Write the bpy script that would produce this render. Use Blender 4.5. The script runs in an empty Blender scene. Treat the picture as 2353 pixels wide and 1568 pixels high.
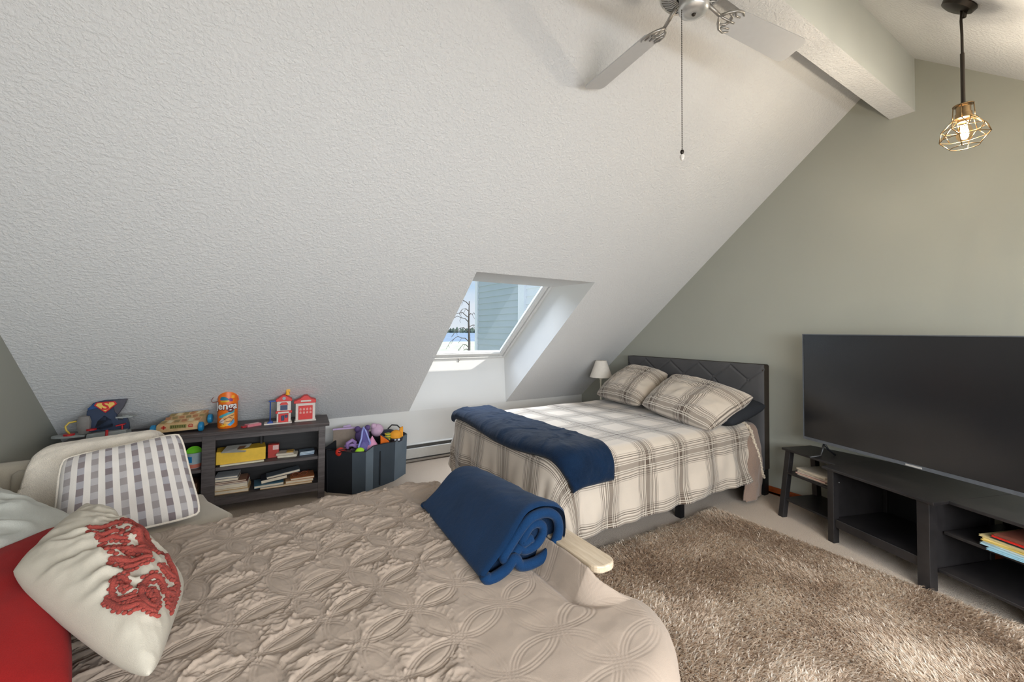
import bpy, math, random
import numpy as np
from mathutils import Vector, Matrix, Euler
random.seed(7)
rng = np.random.default_rng(11)
C = bpy.context.scene.collection
SC = bpy.context.scene

# ------------------------------------------------------------------ camera
def setup_camera():
    f, yaw, p, r, cy = 960.25, .5571, .0238, .0066, 739.0
    s, c = math.sin(yaw), math.cos(yaw)
    Rt = Vector((c, -s, 0))
    F = Vector((math.cos(p)*s, math.cos(p)*c, math.sin(p)))
    Up = Vector((-math.sin(p)*s, -math.sin(p)*c, math.cos(p)))
    Dn = -Up
    R = math.cos(r)*Rt - math.sin(r)*Dn
    D = math.sin(r)*Rt + math.cos(r)*Dn
    cam = bpy.data.cameras.new('camera')
    o = bpy.data.objects.new('camera', cam); C.objects.link(o)
    m = Matrix.Identity(4)
    for i in range(3):
        m[i][0] = R[i]; m[i][1] = -D[i]; m[i][2] = -F[i]
    m[2][3] = 1.5
    o.matrix_world = m
    cam.sensor_width = 36; cam.sensor_fit = 'HORIZONTAL'
    cam.lens = f/2353*36
    cam.shift_y = -(784-cy)/2353
    cam.clip_start = .02; cam.clip_end = 5000
    SC.camera = o
setup_camera()

# ------------------------------------------------------------------ light, sky, exposure
SC.view_settings.view_transform = 'Standard'
SC.view_settings.look = 'None'
SC.view_settings.gamma = 1
SC.view_settings.use_curve_mapping = False
SC.view_settings.exposure = 0.70

def setup_world():
    w = bpy.data.worlds.new('sky'); SC.world = w; w.use_nodes = True
    nt = w.node_tree; nt.nodes.clear()
    out = nt.nodes.new('ShaderNodeOutputWorld'); bg = nt.nodes.new('ShaderNodeBackground')
    tc = nt.nodes.new('ShaderNodeTexCoord')
    sep = nt.nodes.new('ShaderNodeSeparateXYZ'); nt.links.new(tc.outputs['Generated'], sep.inputs[0])
    rmp = nt.nodes.new('ShaderNodeValToRGB'); nt.links.new(sep.outputs['Z'], rmp.inputs[0])
    rmp.color_ramp.elements[0].position = 0.0; rmp.color_ramp.elements[0].color = (.60, .78, .96, 1)
    rmp.color_ramp.elements[1].position = .6; rmp.color_ramp.elements[1].color = (.30, .50, .85, 1)
    nz = nt.nodes.new('ShaderNodeTexNoise'); nz.inputs['Scale'].default_value = 3.5; nz.inputs['Detail'].default_value = 8
    mp = nt.nodes.new('ShaderNodeMapping'); mp.inputs['Scale'].default_value = (1, 1, 3)
    nt.links.new(tc.outputs['Generated'], mp.inputs[0]); nt.links.new(mp.outputs[0], nz.inputs['Vector'])
    cr = nt.nodes.new('ShaderNodeValToRGB'); nt.links.new(nz.outputs['Fac'], cr.inputs[0])
    cr.color_ramp.elements[0].position = .46; cr.color_ramp.elements[1].position = .78
    mx = nt.nodes.new('ShaderNodeMix'); mx.data_type = 'RGBA'
    nt.links.new(cr.outputs['Color'], mx.inputs['Factor'])
    nt.links.new(rmp.outputs['Color'], mx.inputs['A']); mx.inputs['B'].default_value = (.93, .95, .98, 1)
    nt.links.new(mx.outputs['Result'], bg.inputs['Color']); bg.inputs['Strength'].default_value = .62
    nt.links.new(bg.outputs[0], out.inputs[0])
setup_world()

def light(name, kind, loc, energy, color=(1, 1, 1), size=.1, size_y=None, direction=None):
    l = bpy.data.lights.new(name, kind); l.energy = energy; l.color = color
    if kind == 'AREA':
        l.shape = 'RECTANGLE' if size_y else 'SQUARE'; l.size = size
        if size_y: l.size_y = size_y
    elif kind == 'SUN': l.angle = size
    else: l.shadow_soft_size = size
    o = bpy.data.objects.new(name, l); C.objects.link(o); o.location = loc
    if direction is not None:
        o.rotation_euler = Vector(direction).to_track_quat('-Z', 'Y').to_euler()
    return o
SUN_DIR = (-.42, 1, -1.07)
light('sun', 'SUN', (0, -10, 10), 4.5, (1, .96, .90), .012, direction=SUN_DIR)
# sky light at the front skylight; added fill at the unseen rear opening
light('skylight_daylight', 'AREA', (2.1, 6.3, 4.0), 230, (.76, .87, 1), 2.2, 2.2, direction=(.05, -1.0, -1.05))
light('skylight_overhead', 'AREA', (2.2, 4.55, 4.4), 100, (.84, .91, 1), 2.0, 1.6, direction=(0, -.12, -1))
light('rear_fill', 'AREA', (.7, -1.38, 1.45), 142, (.87, .94, 1), 3.6, 1.2, direction=(0, .64, -.77))  # fill lamp added just inside the closed rear opening, out of view

# ------------------------------------------------------------------ room numbers
YK, XR, XL, TA, HK, YR, BB, BW = 4.71, 4.155, -1.248, .841, .577, 1.097, 3.156, .0737
YB = 2*YR-YK
ZR = HK+(YK-YR)*TA
SX0, SX1, SZ = 1.55, 2.845, 1.984
def slope_z(y): return HK+(YK-y)*TA if y > YR else HK+(y-YB)*TA

# ------------------------------------------------------------------ helpers
def lin(r, g=None, b=None):
    if g is None: r, g, b = r
    f = lambda v: (v/255/12.92) if v/255 <= .04045 else ((v/255+.055)/1.055)**2.4
    return (f(r), f(g), f(b), 1)

class NT:
    """tiny node builder"""
    def __init__(s, name):
        s.m = bpy.data.materials.new(name); s.m.use_nodes = True
        s.nt = s.m.node_tree; s.b = s.nt.nodes['Principled BSDF']; s.tc = None
    def n(s, t, **k):
        x = s.nt.nodes.new('ShaderNode'+t)
        for a, v in k.items():
            if a.startswith('_'): setattr(x, a[1:], v)
            else:
                key = a.replace('__', ' ')
                s.set(x.inputs[key], v)
        return x
    def set(s, inp, v):
        if hasattr(v, 'is_output') or isinstance(v, bpy.types.NodeSocket): s.nt.links.new(v, inp)
        else: inp.default_value = v
    def coord(s, w='Object'):
        if s.tc is None: s.tc = s.nt.nodes.new('ShaderNodeTexCoord')
        return s.tc.outputs[w]
    def math(s, op, a, b=0.0, c=None):
        x = s.nt.nodes.new('ShaderNodeMath'); x.operation = op
        s.set(x.inputs[0], a); s.set(x.inputs[1], b)
        if c is not None: s.set(x.inputs[2], c)
        return x.outputs[0]
    def mix(s, f, a, b, mode='MIX'):
        x = s.nt.nodes.new('ShaderNodeMix'); x.data_type = 'RGBA'; x.blend_type = mode
        s.set(x.inputs['Factor'], f); s.set(x.inputs['A'], a); s.set(x.inputs['B'], b)
        return x.outputs['Result']
    def noise(s, scale, detail=3, rough=.5, vec=None, dist=0, out='Fac'):
        x = s.nt.nodes.new('ShaderNodeTexNoise')
        s.set(x.inputs['Vector'], vec if vec is not None else s.coord())
        x.inputs['Scale'].default_value = scale; x.inputs['Detail'].default_value = detail
        x.inputs['Roughness'].default_value = rough; x.inputs['Distortion'].default_value = dist
        return x.outputs[out]
    def ramp(s, f, stops):
        x = s.nt.nodes.new('ShaderNodeValToRGB'); s.set(x.inputs[0], f)
        e = x.color_ramp.elements
        while len(e) < len(stops): e.new(.5)
        for i, (p, c) in enumerate(stops):
            e[i].position = p; e[i].color = c if len(c) == 4 else (*c, 1)
        return x.outputs['Color']
    def map(s, scale=(1, 1, 1), rot=(0, 0, 0), w='Object'):
        x = s.nt.nodes.new('ShaderNodeMapping'); s.set(x.inputs['Vector'], s.coord(w))
        x.inputs['Scale'].default_value = scale; x.inputs['Rotation'].default_value = rot
        return x.outputs[0]
    def bump(s, h, strength=.3, dist=.01):
        x = s.nt.nodes.new('ShaderNodeBump'); s.set(x.inputs['Height'], h)
        x.inputs['Strength'].default_value = strength; x.inputs['Distance'].default_value = dist
        s.nt.links.new(x.outputs[0], s.b.inputs['Normal'])
    def done(s, color=None, rough=.6, metal=0, spec=.5, sheen=0, **k):
        if color is not None: s.set(s.b.inputs['Base Color'], color)
        s.set(s.b.inputs['Roughness'], rough); s.b.inputs['Metallic'].default_value = metal
        s.b.inputs['Specular IOR Level'].default_value = spec
        s.b.inputs['Sheen Weight'].default_value = sheen
        for a, v in k.items(): s.set(s.b.inputs[a.replace('__', ' ')], v)
        return s.m

def plain(name, rgb, rough=.6, metal=0, spec=.5, bump=0, bscale=200, var=.06, sheen=0):
    n = NT(name); c = lin(rgb)
    nz = n.noise(bscale*.15, 3)
    dk = tuple(x*(1-var*1.5) for x in c[:3])+(1,); lt = tuple(min(1, x*(1+var)) for x in c[:3])+(1,)
    col = n.ramp(nz, [(.35, dk), (.65, lt)])
    if bump: n.bump(n.noise(bscale, 2), bump, .004)
    return n.done(col, rough, metal, spec, sheen)

def me_obj(name, me, m, parent=None):
    o = bpy.data.objects.new(name, me); C.objects.link(o)
    if m is not None:
        if isinstance(m, (list, tuple)):
            for x in m: me.materials.append(x)
        else: me.materials.append(m)
    if parent is not None: o.parent = parent
    return o

class MB:
    def __init__(s): s.v = []; s.f = []; s.mi = []; s.M = Matrix.Identity(4)
    def add(s, vs, fs, mi=0):
        k = len(s.v); s.v += [tuple(s.M @ Vector(v)) for v in vs]
        s.f += [tuple(i+k for i in f) for f in fs]; s.mi += [mi]*len(fs); return s
    def box(s, x0, x1, y0, y1, z0, z1, mi=0, bev=0):
        if bev > 0:
            b = min(bev, .45*min(abs(x1-x0), abs(y1-y0), abs(z1-z0)))
            bm_v = []
            for cx, sx in ((x0, 1), (x1, -1)):
                for cy, sy in ((y0, 1), (y1, -1)):
                    for cz, sz in ((z0, 1), (z1, -1)):
                        bm_v += [(cx+sx*b, cy+sy*b, cz), (cx+sx*b, cy, cz+sz*b), (cx, cy+sy*b, cz+sz*b)]
            import bmesh
            bm = bmesh.new(); vv = [bm.verts.new(p) for p in bm_v]
            r = bmesh.ops.convex_hull(bm, input=vv)
            bm.verts.index_update(); bm.verts.ensure_lookup_table()
            s.add([tuple(v.co) for v in bm.verts], [tuple(v.index for v in f.verts) for f in bm.faces], mi); bm.free()
            return s
        v = [(x, y, z) for x in (x0, x1) for y in (y0, y1) for z in (z0, z1)]
        return s.add(v, [(0, 1, 3, 2), (4, 6, 7, 5), (0, 4, 5, 1), (2, 3, 7, 6), (0, 2, 6, 4), (1, 5, 7, 3)], mi)
    def tube(s, pts, r, n=8, mi=0, closed=False, caps=True):
        P = [Vector(p) for p in pts]; rs = r if isinstance(r, (list, tuple)) else [r]*len(P)
        vs = []; fs = []; up = None
        N = len(P)
        for i, p in enumerate(P):
            if closed: t = P[(i+1) % N]-P[i-1]
            else: t = P[min(i+1, N-1)]-P[max(i-1, 0)]
            t.normalize()
            if up is None:
                up = Vector((0, 0, 1)) if abs(t.z) < .9 else Vector((1, 0, 0))
            a = t.cross(up)
            if a.length < 1e-4: a = t.cross(Vector((0, 1, 0)))
            a.normalize(); b = a.cross(t).normalized(); up = b
            for k in range(n):
                q = 2*math.pi*k/n; vs.append(tuple(p+(a*math.cos(q)+b*math.sin(q))*rs[i]))
        for i in range(N if closed else N-1):
            j = (i+1) % N
            for k in range(n): fs.append((i*n+k, i*n+(k+1) % n, j*n+(k+1) % n, j*n+k))
        if caps and not closed: fs += [tuple(range(n))[::-1], tuple(range((N-1)*n, N*n))]
        return s.add(vs, fs, mi)
    def cyl(s, c, r, h, n=24, mi=0, axis='z', r2=None):
        c = Vector(c); d = {'x': Vector((1, 0, 0)), 'y': Vector((0, 1, 0)), 'z': Vector((0, 0, 1))}[axis]
        return s.tube([c, c+d*h], [r, r if r2 is None else r2], n, mi)
    def lathe(s, prof, c=(0, 0, 0), n=28, mi=0, sx=1, sy=1, caps=False):
        vs = []; fs = []
        for r, z in prof:
            for k in range(n):
                q = 2*math.pi*k/n; vs.append((c[0]+r*sx*math.cos(q), c[1]+r*sy*math.sin(q), c[2]+z))
        for i in range(len(prof)-1):
            for k in range(n): fs.append((i*n+k, i*n+(k+1) % n, (i+1)*n+(k+1) % n, (i+1)*n+k))
        if caps: fs += [tuple(range(n))[::-1], tuple(range((len(prof)-1)*n, len(prof)*n))]
        return s.add(vs, fs, mi)
    def prism(s, poly, z0, z1, mi=0, axis='z'):
        n = len(poly)
        def w(a, b, c): return {'z': (a, b, c), 'y': (a, c, b), 'x': (c, a, b)}[axis]
        v = [w(a, b, z0) for a, b in poly]+[w(a, b, z1) for a, b in poly]
        f = [tuple(range(n))[::-1], tuple(range(n, 2*n))]+[(i, (i+1) % n, n+(i+1) % n, n+i) for i in range(n)]
        return s.add(v, f, mi)
    def sphere(s, c, r, n=16, m=10, mi=0, sc=(1, 1, 1)):
        pr = [(max(r*math.sin(math.pi*i/m), 1e-5), -r*math.cos(math.pi*i/m)*sc[2]) for i in range(m+1)]
        return s.lathe(pr, c, n, mi, sc[0], sc[1])
    def build(s, name, m, parent=None, smooth=None, loc=None, rot=None, mod=None):
        me = bpy.data.meshes.new(name); me.from_pydata(s.v, [], s.f); me.update()
        for p, i in zip(me.polygons, s.mi): p.material_index = i
        fix_normals(me)
        if smooth is not None: set_smooth(me, smooth)
        o = me_obj(name, me, m, parent)
        if loc: o.location = loc
        if rot: o.rotation_euler = rot
        if mod: bevel(o, mod)
        return o

def fix_normals(me):
    import bmesh
    bm = bmesh.new(); bm.from_mesh(me); bmesh.ops.recalc_face_normals(bm, faces=bm.faces); bm.to_mesh(me); bm.free()
def set_smooth(me, ang=40):
    me.polygons.foreach_set('use_smooth', [True]*len(me.polygons))
    if ang < 180:
        import bmesh
        bm = bmesh.new(); bm.from_mesh(me)
        lim = math.radians(ang)
        for e in bm.edges:
            if len(e.link_faces) == 2 and e.calc_face_angle(0) > lim: e.smooth = False
        bm.to_mesh(me); bm.free()
def bevel(o, w, seg=2):
    b = o.modifiers.new('bevel', 'BEVEL'); b.width = w; b.segments = seg; b.limit_method = 'ANGLE'; b.angle_limit = math.radians(35)

def grid_mesh(name, P, uv=None, closed_back=None):
    """P: (n,m,3) array of points -> mesh"""
    n, m = P.shape[:2]
    me = bpy.data.meshes.new(name)
    idx = np.arange(n*m).reshape(n, m)
    q = np.stack([idx[:-1, :-1], idx[1:, :-1], idx[1:, 1:], idx[:-1, 1:]], -1).reshape(-1, 4)
    V = P.reshape(-1, 3)
    me.vertices.add(len(V)); me.vertices.foreach_set('co', V.astype(np.float32).ravel())
    me.loops.add(q.size); me.loops.foreach_set('vertex_index', q.astype(np.int32).ravel())
    me.polygons.add(len(q)); me.polygons.foreach_set('loop_start', np.arange(0, q.size, 4, dtype=np.int32))
    me.polygons.foreach_set('loop_total', np.full(len(q), 4, dtype=np.int32))
    me.polygons.foreach_set('use_smooth', np.ones(len(q), dtype=bool))
    if uv is not None:
        l = me.uv_layers.new(name='UVMap'); l.data.foreach_set('uv', uv.reshape(-1, 2)[q.ravel()].astype(np.float32).ravel())
    me.update(calc_edges=True); me.validate()
    return me

def tag(o, label=None, cat=None, group=None, kind=None):
    if label: o['label'] = label
    if cat: o['category'] = cat
    if group: o['group'] = group
    if kind: o['kind'] = kind
    return o
def thing(name, label, cat, loc=(0, 0, 0), rotz=0, group=None):
    o = bpy.data.objects.new(name, None); C.objects.link(o); o.empty_display_size = .1
    o.location = loc; o.rotation_euler = (0, 0, rotz)
    return tag(o, label, cat, group)
def struct(o, label=None, cat=None): return tag(o, label, cat, None, 'structure')
def dup(root, loc, rotz=0):
    r = root.copy(); C.objects.link(r); r.location = loc; r.rotation_euler = (0, 0, rotz)
    for ch in list(root.children):
        c = ch.copy(); C.objects.link(c); c.parent = r
        for g in list(ch.children):
            d = g.copy(); C.objects.link(d); d.parent = c
    return r
def text_mesh(s, size, depth=.001, wrap=None, bold=0):
    cu = bpy.data.curves.new('lettering', 'FONT'); cu.body = s; cu.size = size; cu.extrude = depth
    cu.align_x = 'CENTER'; cu.align_y = 'CENTER'; cu.offset = bold; cu.resolution_u = 3
    o = bpy.data.objects.new('lettering', cu); C.objects.link(o)
    bpy.context.view_layer.update()
    me = bpy.data.meshes.new_from_object(o.evaluated_get(bpy.context.evaluated_depsgraph_get()))
    bpy.data.objects.remove(o); me.name = 'lettering'; me.materials.clear()
    return me

# value noise in numpy
def vnoise(x, y, seed=0):
    r = np.random.default_rng(seed); T = r.random((256, 256))
    xi = np.floor(x).astype(int); yi = np.floor(y).astype(int); fx = x-xi; fy = y-yi
    fx = fx*fx*fx*(fx*(fx*6-15)+10); fy = fy*fy*fy*(fy*(fy*6-15)+10)
    a = T[xi & 255, yi & 255]; b = T[(xi+1) & 255, yi & 255]; c = T[xi & 255, (yi+1) & 255]; d = T[(xi+1) & 255, (yi+1) & 255]
    return (a*(1-fx)+b*fx)*(1-fy)+(c*(1-fx)+d*fx)*fy
def fbm(x, y, o=4, seed=0, g=.5):
    s = 0; a = 1; t = 0
    for i in range(o):
        s = s+a*vnoise(x*2**i+i*17.3, y*2**i-i*9.1, seed+i); t += a; a *= g
    return s/t-.5
def soft_ridge(x, y, seed=0): return (1-(2*vnoise(x, y, seed)-1)**2)**4
def ridge(x, y, seed=0): return 1-np.abs(2*vnoise(x, y, seed)-1)

# cloth over a rounded block
def drape(x, y, rect, r, ztop, flare=.06, h=0, rc=.12, zmin=.02):
    """unrolled cloth point (x,y) -> 3d; rect is the block outline inset by r"""
    x0, x1, y0, y1 = rect
    cx, cy = (x0+x1)/2, (y0+y1)/2; hx, hy = (x1-x0)/2-rc, (y1-y0)/2-rc
    px, py = x-cx, y-cy
    qx, qy = np.abs(px)-hx, np.abs(py)-hy
    mx, my = np.maximum(qx, 0), np.maximum(qy, 0)
    L = np.hypot(mx, my)
    inside = np.minimum(np.maximum(qx, qy), 0)
    sd = L+inside-rc
    Ls = np.maximum(L, 1e-6)
    nx, ny = np.where(L > 1e-6, mx/Ls, 0)*np.sign(px), np.where(L > 1e-6, my/Ls, 0)*np.sign(py)
    s = np.maximum(sd, 0)
    bx, by = x-nx*s, y-ny*s
    A = r*math.pi/2
    th = np.minimum(s, A)/r
    down = np.maximum(s-A, 0)
    out = r*np.sin(th)+flare*down
    z = ztop-r*(1-np.cos(th))-down
    X = bx+nx*(out+h*np.sin(th)); Y = by+ny*(out+h*np.sin(th)); Z = z+h*np.cos(th)
    Z = np.maximum(Z, zmin)
    return np.stack([X, Y, Z], -1), s, nx, ny

def sheet_obj(name, P, m, parent=None, uv=None, thick=.0, sub=0):
    me = grid_mesh(name, P, uv); o = me_obj(name, me, m, parent)
    if thick:
        s = o.modifiers.new('thick', 'SOLIDIFY'); s.thickness = thick; s.offset = -1
    return o

def pillow(name, q, thick, m, parent=None, n=44, seed=0, wr=.006, pinch=.06, p=2.4, uvs=(1, 1), rc=.08, folds=0, piping=None):
    """q: four corners (bl, br, tr, tl) counter-clockwise seen from the front"""
    q = [np.array(a, float) for a in q]
    u = np.linspace(-1, 1, n); U_, V_ = np.meshgrid(u, u, indexing='ij')
    prof = (np.clip(1-np.abs(U_)**p, 0, 1)*np.clip(1-np.abs(V_)**p, 0, 1))**.5
    Ue = U_*(1-pinch*(1-V_**2)*0-pinch*np.cos(V_*math.pi/2)*np.abs(U_)**3)
    Ve = V_*(1-pinch*np.cos(U_*math.pi/2)*np.abs(V_)**3)
    cr_ = (np.abs(U_*V_))**4; Ue = Ue*(1-rc*cr_); Ve = Ve*(1-rc*cr_)
    a = ((Ue+1)/2)[..., None]; b = ((Ve+1)/2)[..., None]
    base = q[0]*(1-a)*(1-b)+q[1]*a*(1-b)+q[2]*a*b+q[3]*(1-a)*b
    nrm = np.cross(q[1]-q[0]+q[2]-q[3], q[3]-q[0]+q[2]-q[1]); nrm /= np.linalg.norm(nrm)
    w = fbm(U_*3+9, V_*3+4, 4, seed)*2+ridge(U_*4+fbm(U_*2, V_*2, 2, seed+5)*3, V_*2+7, seed+3)*.5
    if folds: w = w+(soft_ridge((U_+V_)*1.3+fbm(U_*1.5, V_*1.5, 2, seed+8)*1.2, (U_-V_)*5+fbm(U_*2, V_*2, 2, seed+9)*1.5, seed+7))*folds*np.clip(1.25-U_*.9, .1, 1)
    w = w*wr*(.25+prof)
    F = base+nrm*((prof*thick/2+w*np.minimum(1, prof*3))[..., None])
    B = base-nrm*((prof*thick/2)[..., None])
    uvF = np.stack([(U_+1)/2*uvs[0], (V_+1)/2*uvs[1]], -1)
    mf = grid_mesh(name, F, uvF)
    import bmesh
    bm = bmesh.new(); bm.from_mesh(mf)
    mb = grid_mesh('tmp', B[:, ::-1], uvF[:, ::-1]); bm.from_mesh(mb)
    bmesh.ops.remove_doubles(bm, verts=bm.verts, dist=.0008); bm.to_mesh(mf); bm.free(); bpy.data.meshes.remove(mb)
    mf.polygons.foreach_set('use_smooth', [True]*len(mf.polygons))
    o = me_obj(name, mf, m, parent)
    if piping is not None:
        ring = [base[i, 0] for i in range(n)]+[base[-1, j] for j in range(n)]+[base[i, -1] for i in range(n-1, -1, -1)]+[base[0, j] for j in range(n-1, -1, -1)]
        pb = MB(); pts = [tuple(ring[i]) for i in range(0, len(ring), 3)]
        pb.tube(pts, piping[0], 6, closed=True); pb.build('piping', piping[1], o, smooth=180)
    o['_frame'] = 0; del o['_frame']
    return o, base, nrm, F

# ------------------------------------------------------------------ materials
def m_ceiling():
    n = NT('ceiling_texture')
    a = n.noise(55, 3, .6); b = n.noise(140, 2, .5)
    h = n.math('ADD', n.ramp(a, [(.42, (0, 0, 0)), (.62, (1, 1, 1))]), n.math('MULTIPLY', b, .45))
    n.bump(h, .55, .004)
    return n.done(lin(224, 224, 224), .75, spec=.3)
M_ceil = m_ceiling()
def m_paint(name, rgb, s=.12):
    n = NT(name); n.bump(n.noise(160, 3), s, .002)
    c = n.noise(1.2, 3)
    k = lin(rgb); col = n.ramp(c, [(.3, tuple(v*.97 for v in k[:3])), (.7, tuple(v*1.02 for v in k[:3]))])
    return n.done(col, .7, spec=.35)
M_sage = m_paint('sage_paint', (161, 162, 152))
M_white = m_paint('white_paint', (222, 221, 218))
def m_carpet():
    n = NT('carpet')
    a = n.noise(260, 2); b = n.noise(2.2, 4)
    v = n.n('TexVoronoi', Scale=170.0, Vector=n.coord())
    c1 = n.mix(n.ramp(a, [(.35, (0, 0, 0)), (.65, (1, 1, 1))]), lin(166, 146, 126), lin(212, 193, 173))
    c2 = n.mix(n.math('MULTIPLY', b, .35), c1, lin(184, 164, 144))
    n.bump(n.math('ADD', v.outputs['Distance'], a), .8, .006)
    return n.done(c2, .95, spec=.1, sheen=.3)
M_carpet = m_carpet()
def m_wood(name, c1, c2, scale=(1, 14, 14), rough=.5, bump=.1, spec=.4, ns=2.5):
    n = NT(name); v = n.map(scale)
    a = n.noise(ns, 6, .62, v, .35); b = n.noise(ns*9, 3, .5, v)
    f = n.math('ADD', n.math('MULTIPLY', a, .75), n.math('MULTIPLY', b, .25))
    col = n.ramp(f, [(.32, lin(c1)), (.66, lin(c2))])
    n.bump(b, bump, .002)
    return n.done(col, rough, spec=spec)
M_cab = m_wood('grey_brown_woodgrain', (58, 52, 51), (104, 96, 95))
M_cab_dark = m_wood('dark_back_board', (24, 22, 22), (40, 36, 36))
M_black_wood = m_wood('black_brown_woodgrain', (24, 22, 23), (46, 43, 43), (1, 1, 1), .38, .08)
M_oak = m_wood('pale_oak', (176, 152, 124), (214, 198, 174), (14, 1, 14), .45, .08)
M_oak_red = m_wood('orange_stained_wood', (120, 52, 22), (166, 82, 38), (1, 14, 14), .35)
M_toywood = m_wood('beech_block_wood', (186, 148, 100), (214, 182, 136), (3, 3, 3))
def m_fabric(name, rgb, rough=.9, scale=420, bump=.35, var=.1, sheen=.25, big=0):
    n = NT(name); k = lin(rgb)
    a = n.noise(scale, 2); b = n.noise(7, 4)
    f = n.math('ADD', n.math('MULTIPLY', a, .5), n.math('MULTIPLY', b, .5))
    col = n.ramp(f, [(.35, tuple(v*(1-var) for v in k[:3])), (.65, tuple(min(1, v*(1+var)) for v in k[:3]))])
    h = a if not big else n.math('ADD', a, n.math('MULTIPLY', n.noise(30, 3), big))
    n.bump(h, bump, .003)
    return n.done(col, rough, spec=.15, sheen=sheen)
M_quilt = m_fabric('taupe_quilt', (160, 143, 128), scale=500, bump=.25, var=.05, sheen=.1)
M_navy = m_fabric('navy_fleece', (10, 44, 78), scale=300, bump=.6, var=.18, sheen=.07, big=1.2)
M_navy_dk = m_fabric('navy_plush', (9, 31, 55), scale=220, bump=.8, var=.3, sheen=.08, big=2)
M_slate = m_fabric('slate_upholstery', (80, 79, 80), scale=600, bump=.3, sheen=0)
M_rail = m_fabric('dark_rail_fabric', (44, 44, 46), scale=600, bump=.3, sheen=0)
M_slate_side = m_fabric('brown_slate_side', (52, 46, 40), scale=600, bump=.3, sheen=0)
M_mattress = m_fabric('dark_mattress_cover', (44, 48, 62), sheen=0)
M_beige = m_fabric('beige_upholstery', (176, 165, 148), scale=500)
M_fleece = m_fabric('cream_sherpa', (226, 214, 198), scale=240, bump=.9, big=2)
M_blue_pale = m_fabric('pale_blue_cotton', (180, 180, 172), sheen=.05)
M_red_cloth = m_fabric('red_cotton', (146, 26, 25), var=.12, sheen=.03)
M_linen = m_fabric('linen_cotton', (184, 175, 160), var=.05, sheen=.05)
M_coral = m_fabric('coral_embroidery', (142, 62, 54), scale=260, bump=1.0, var=.2, sheen=.05)
M_brown_plush = m_fabric('brown_plush', (140, 118, 104), scale=160, bump=.9, big=1.5)
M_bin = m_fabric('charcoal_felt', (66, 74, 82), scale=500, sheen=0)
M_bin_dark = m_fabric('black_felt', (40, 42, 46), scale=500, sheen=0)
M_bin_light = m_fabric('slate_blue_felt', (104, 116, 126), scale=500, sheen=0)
M_metal = plain('brushed_silver', (212, 212, 210), .3, .6)
M_pewter = plain('pewter_metal', (176, 172, 166), .35, .75)
M_blade = plain('white_fan_blade', (196, 196, 196), .5, var=.01)
M_bronze = plain('dark_bronze', (58, 52, 46), .4, .7)
M_brass = plain('antique_brass', (146, 124, 92), .3, 1.0)
M_black = plain('black_plastic', (26, 26, 28), .4)
M_blackmetal = plain('black_metal', (22, 22, 24), .45, .3)
M_tvframe = plain('gunmetal_bezel', (96, 100, 106), .35, .3)
def m_screen():
    n = NT('tv_screen'); return n.done((.012, .012, .013, 1), .22, spec=.6)
M_screen = m_screen()
def m_glass(name='glass', tint=(1, 1, 1, 1)):
    m = bpy.data.materials.new(name); m.use_nodes = True; nt = m.node_tree; nt.nodes.clear()
    o = nt.nodes.new('ShaderNodeOutputMaterial'); t = nt.nodes.new('ShaderNodeBsdfTransparent'); g = nt.nodes.new('ShaderNodeBsdfGlossy')
    g.inputs['Roughness'].default_value = .02; t.inputs[0].default_value = tint
    lw = nt.nodes.new('ShaderNodeLayerWeight'); lw.inputs[0].default_value = .5
    pw = nt.nodes.new('ShaderNodeMath'); pw.operation = 'POWER'; nt.links.new(lw.outputs['Facing'], pw.inputs[0]); pw.inputs[1].default_value = 5
    f = nt.nodes.new('ShaderNodeMath'); f.operation = 'MULTIPLY_ADD'; nt.links.new(pw.outputs[0], f.inputs[0]); f.inputs[1].default_value = .7; f.inputs[2].default_value = .04
    mx = nt.nodes.new('ShaderNodeMixShader'); nt.links.new(f.outputs[0], mx.inputs[0]); nt.links.new(t.outputs[0], mx.inputs[1]); nt.links.new(g.outputs[0], mx.inputs[2])
    nt.links.new(mx.outputs[0], o.inputs[0]); return m
M_glass = m_glass('window_glass'); M_amber = m_glass('amber_bulb_glass', (1, .86, .66, 1))
M_frame = plain('window_frame_white', (214, 213, 210), .4, var=.02)
M_heater = plain('heater_enamel', (206, 204, 198), .4, var=.02)
M_heater_dk = plain('heater_fins', (86, 86, 84), .4, .4)
M_shade = plain('ivory_lamp_shade', (226, 218, 208), .8, var=.02)
M_ivory = plain('ivory_paint', (214, 208, 190), .5, var=.04)
def emis(name, col, st):
    n = NT(name); n.b.inputs['Emission Color'].default_value = (*col, 1); n.b.inputs['Emission Strength'].default_value = st
    return n.done((*col, 1), .5)
M_filament = emis('glowing_filament', (1, .72, .42), 60)
colm = {}
def PC(rgb, rough=.4):
    k = (rgb, rough)
    if k not in colm: colm[k] = plain('plastic_%02x%02x%02x' % rgb, rgb, rough, var=.04)
    return colm[k]

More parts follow.
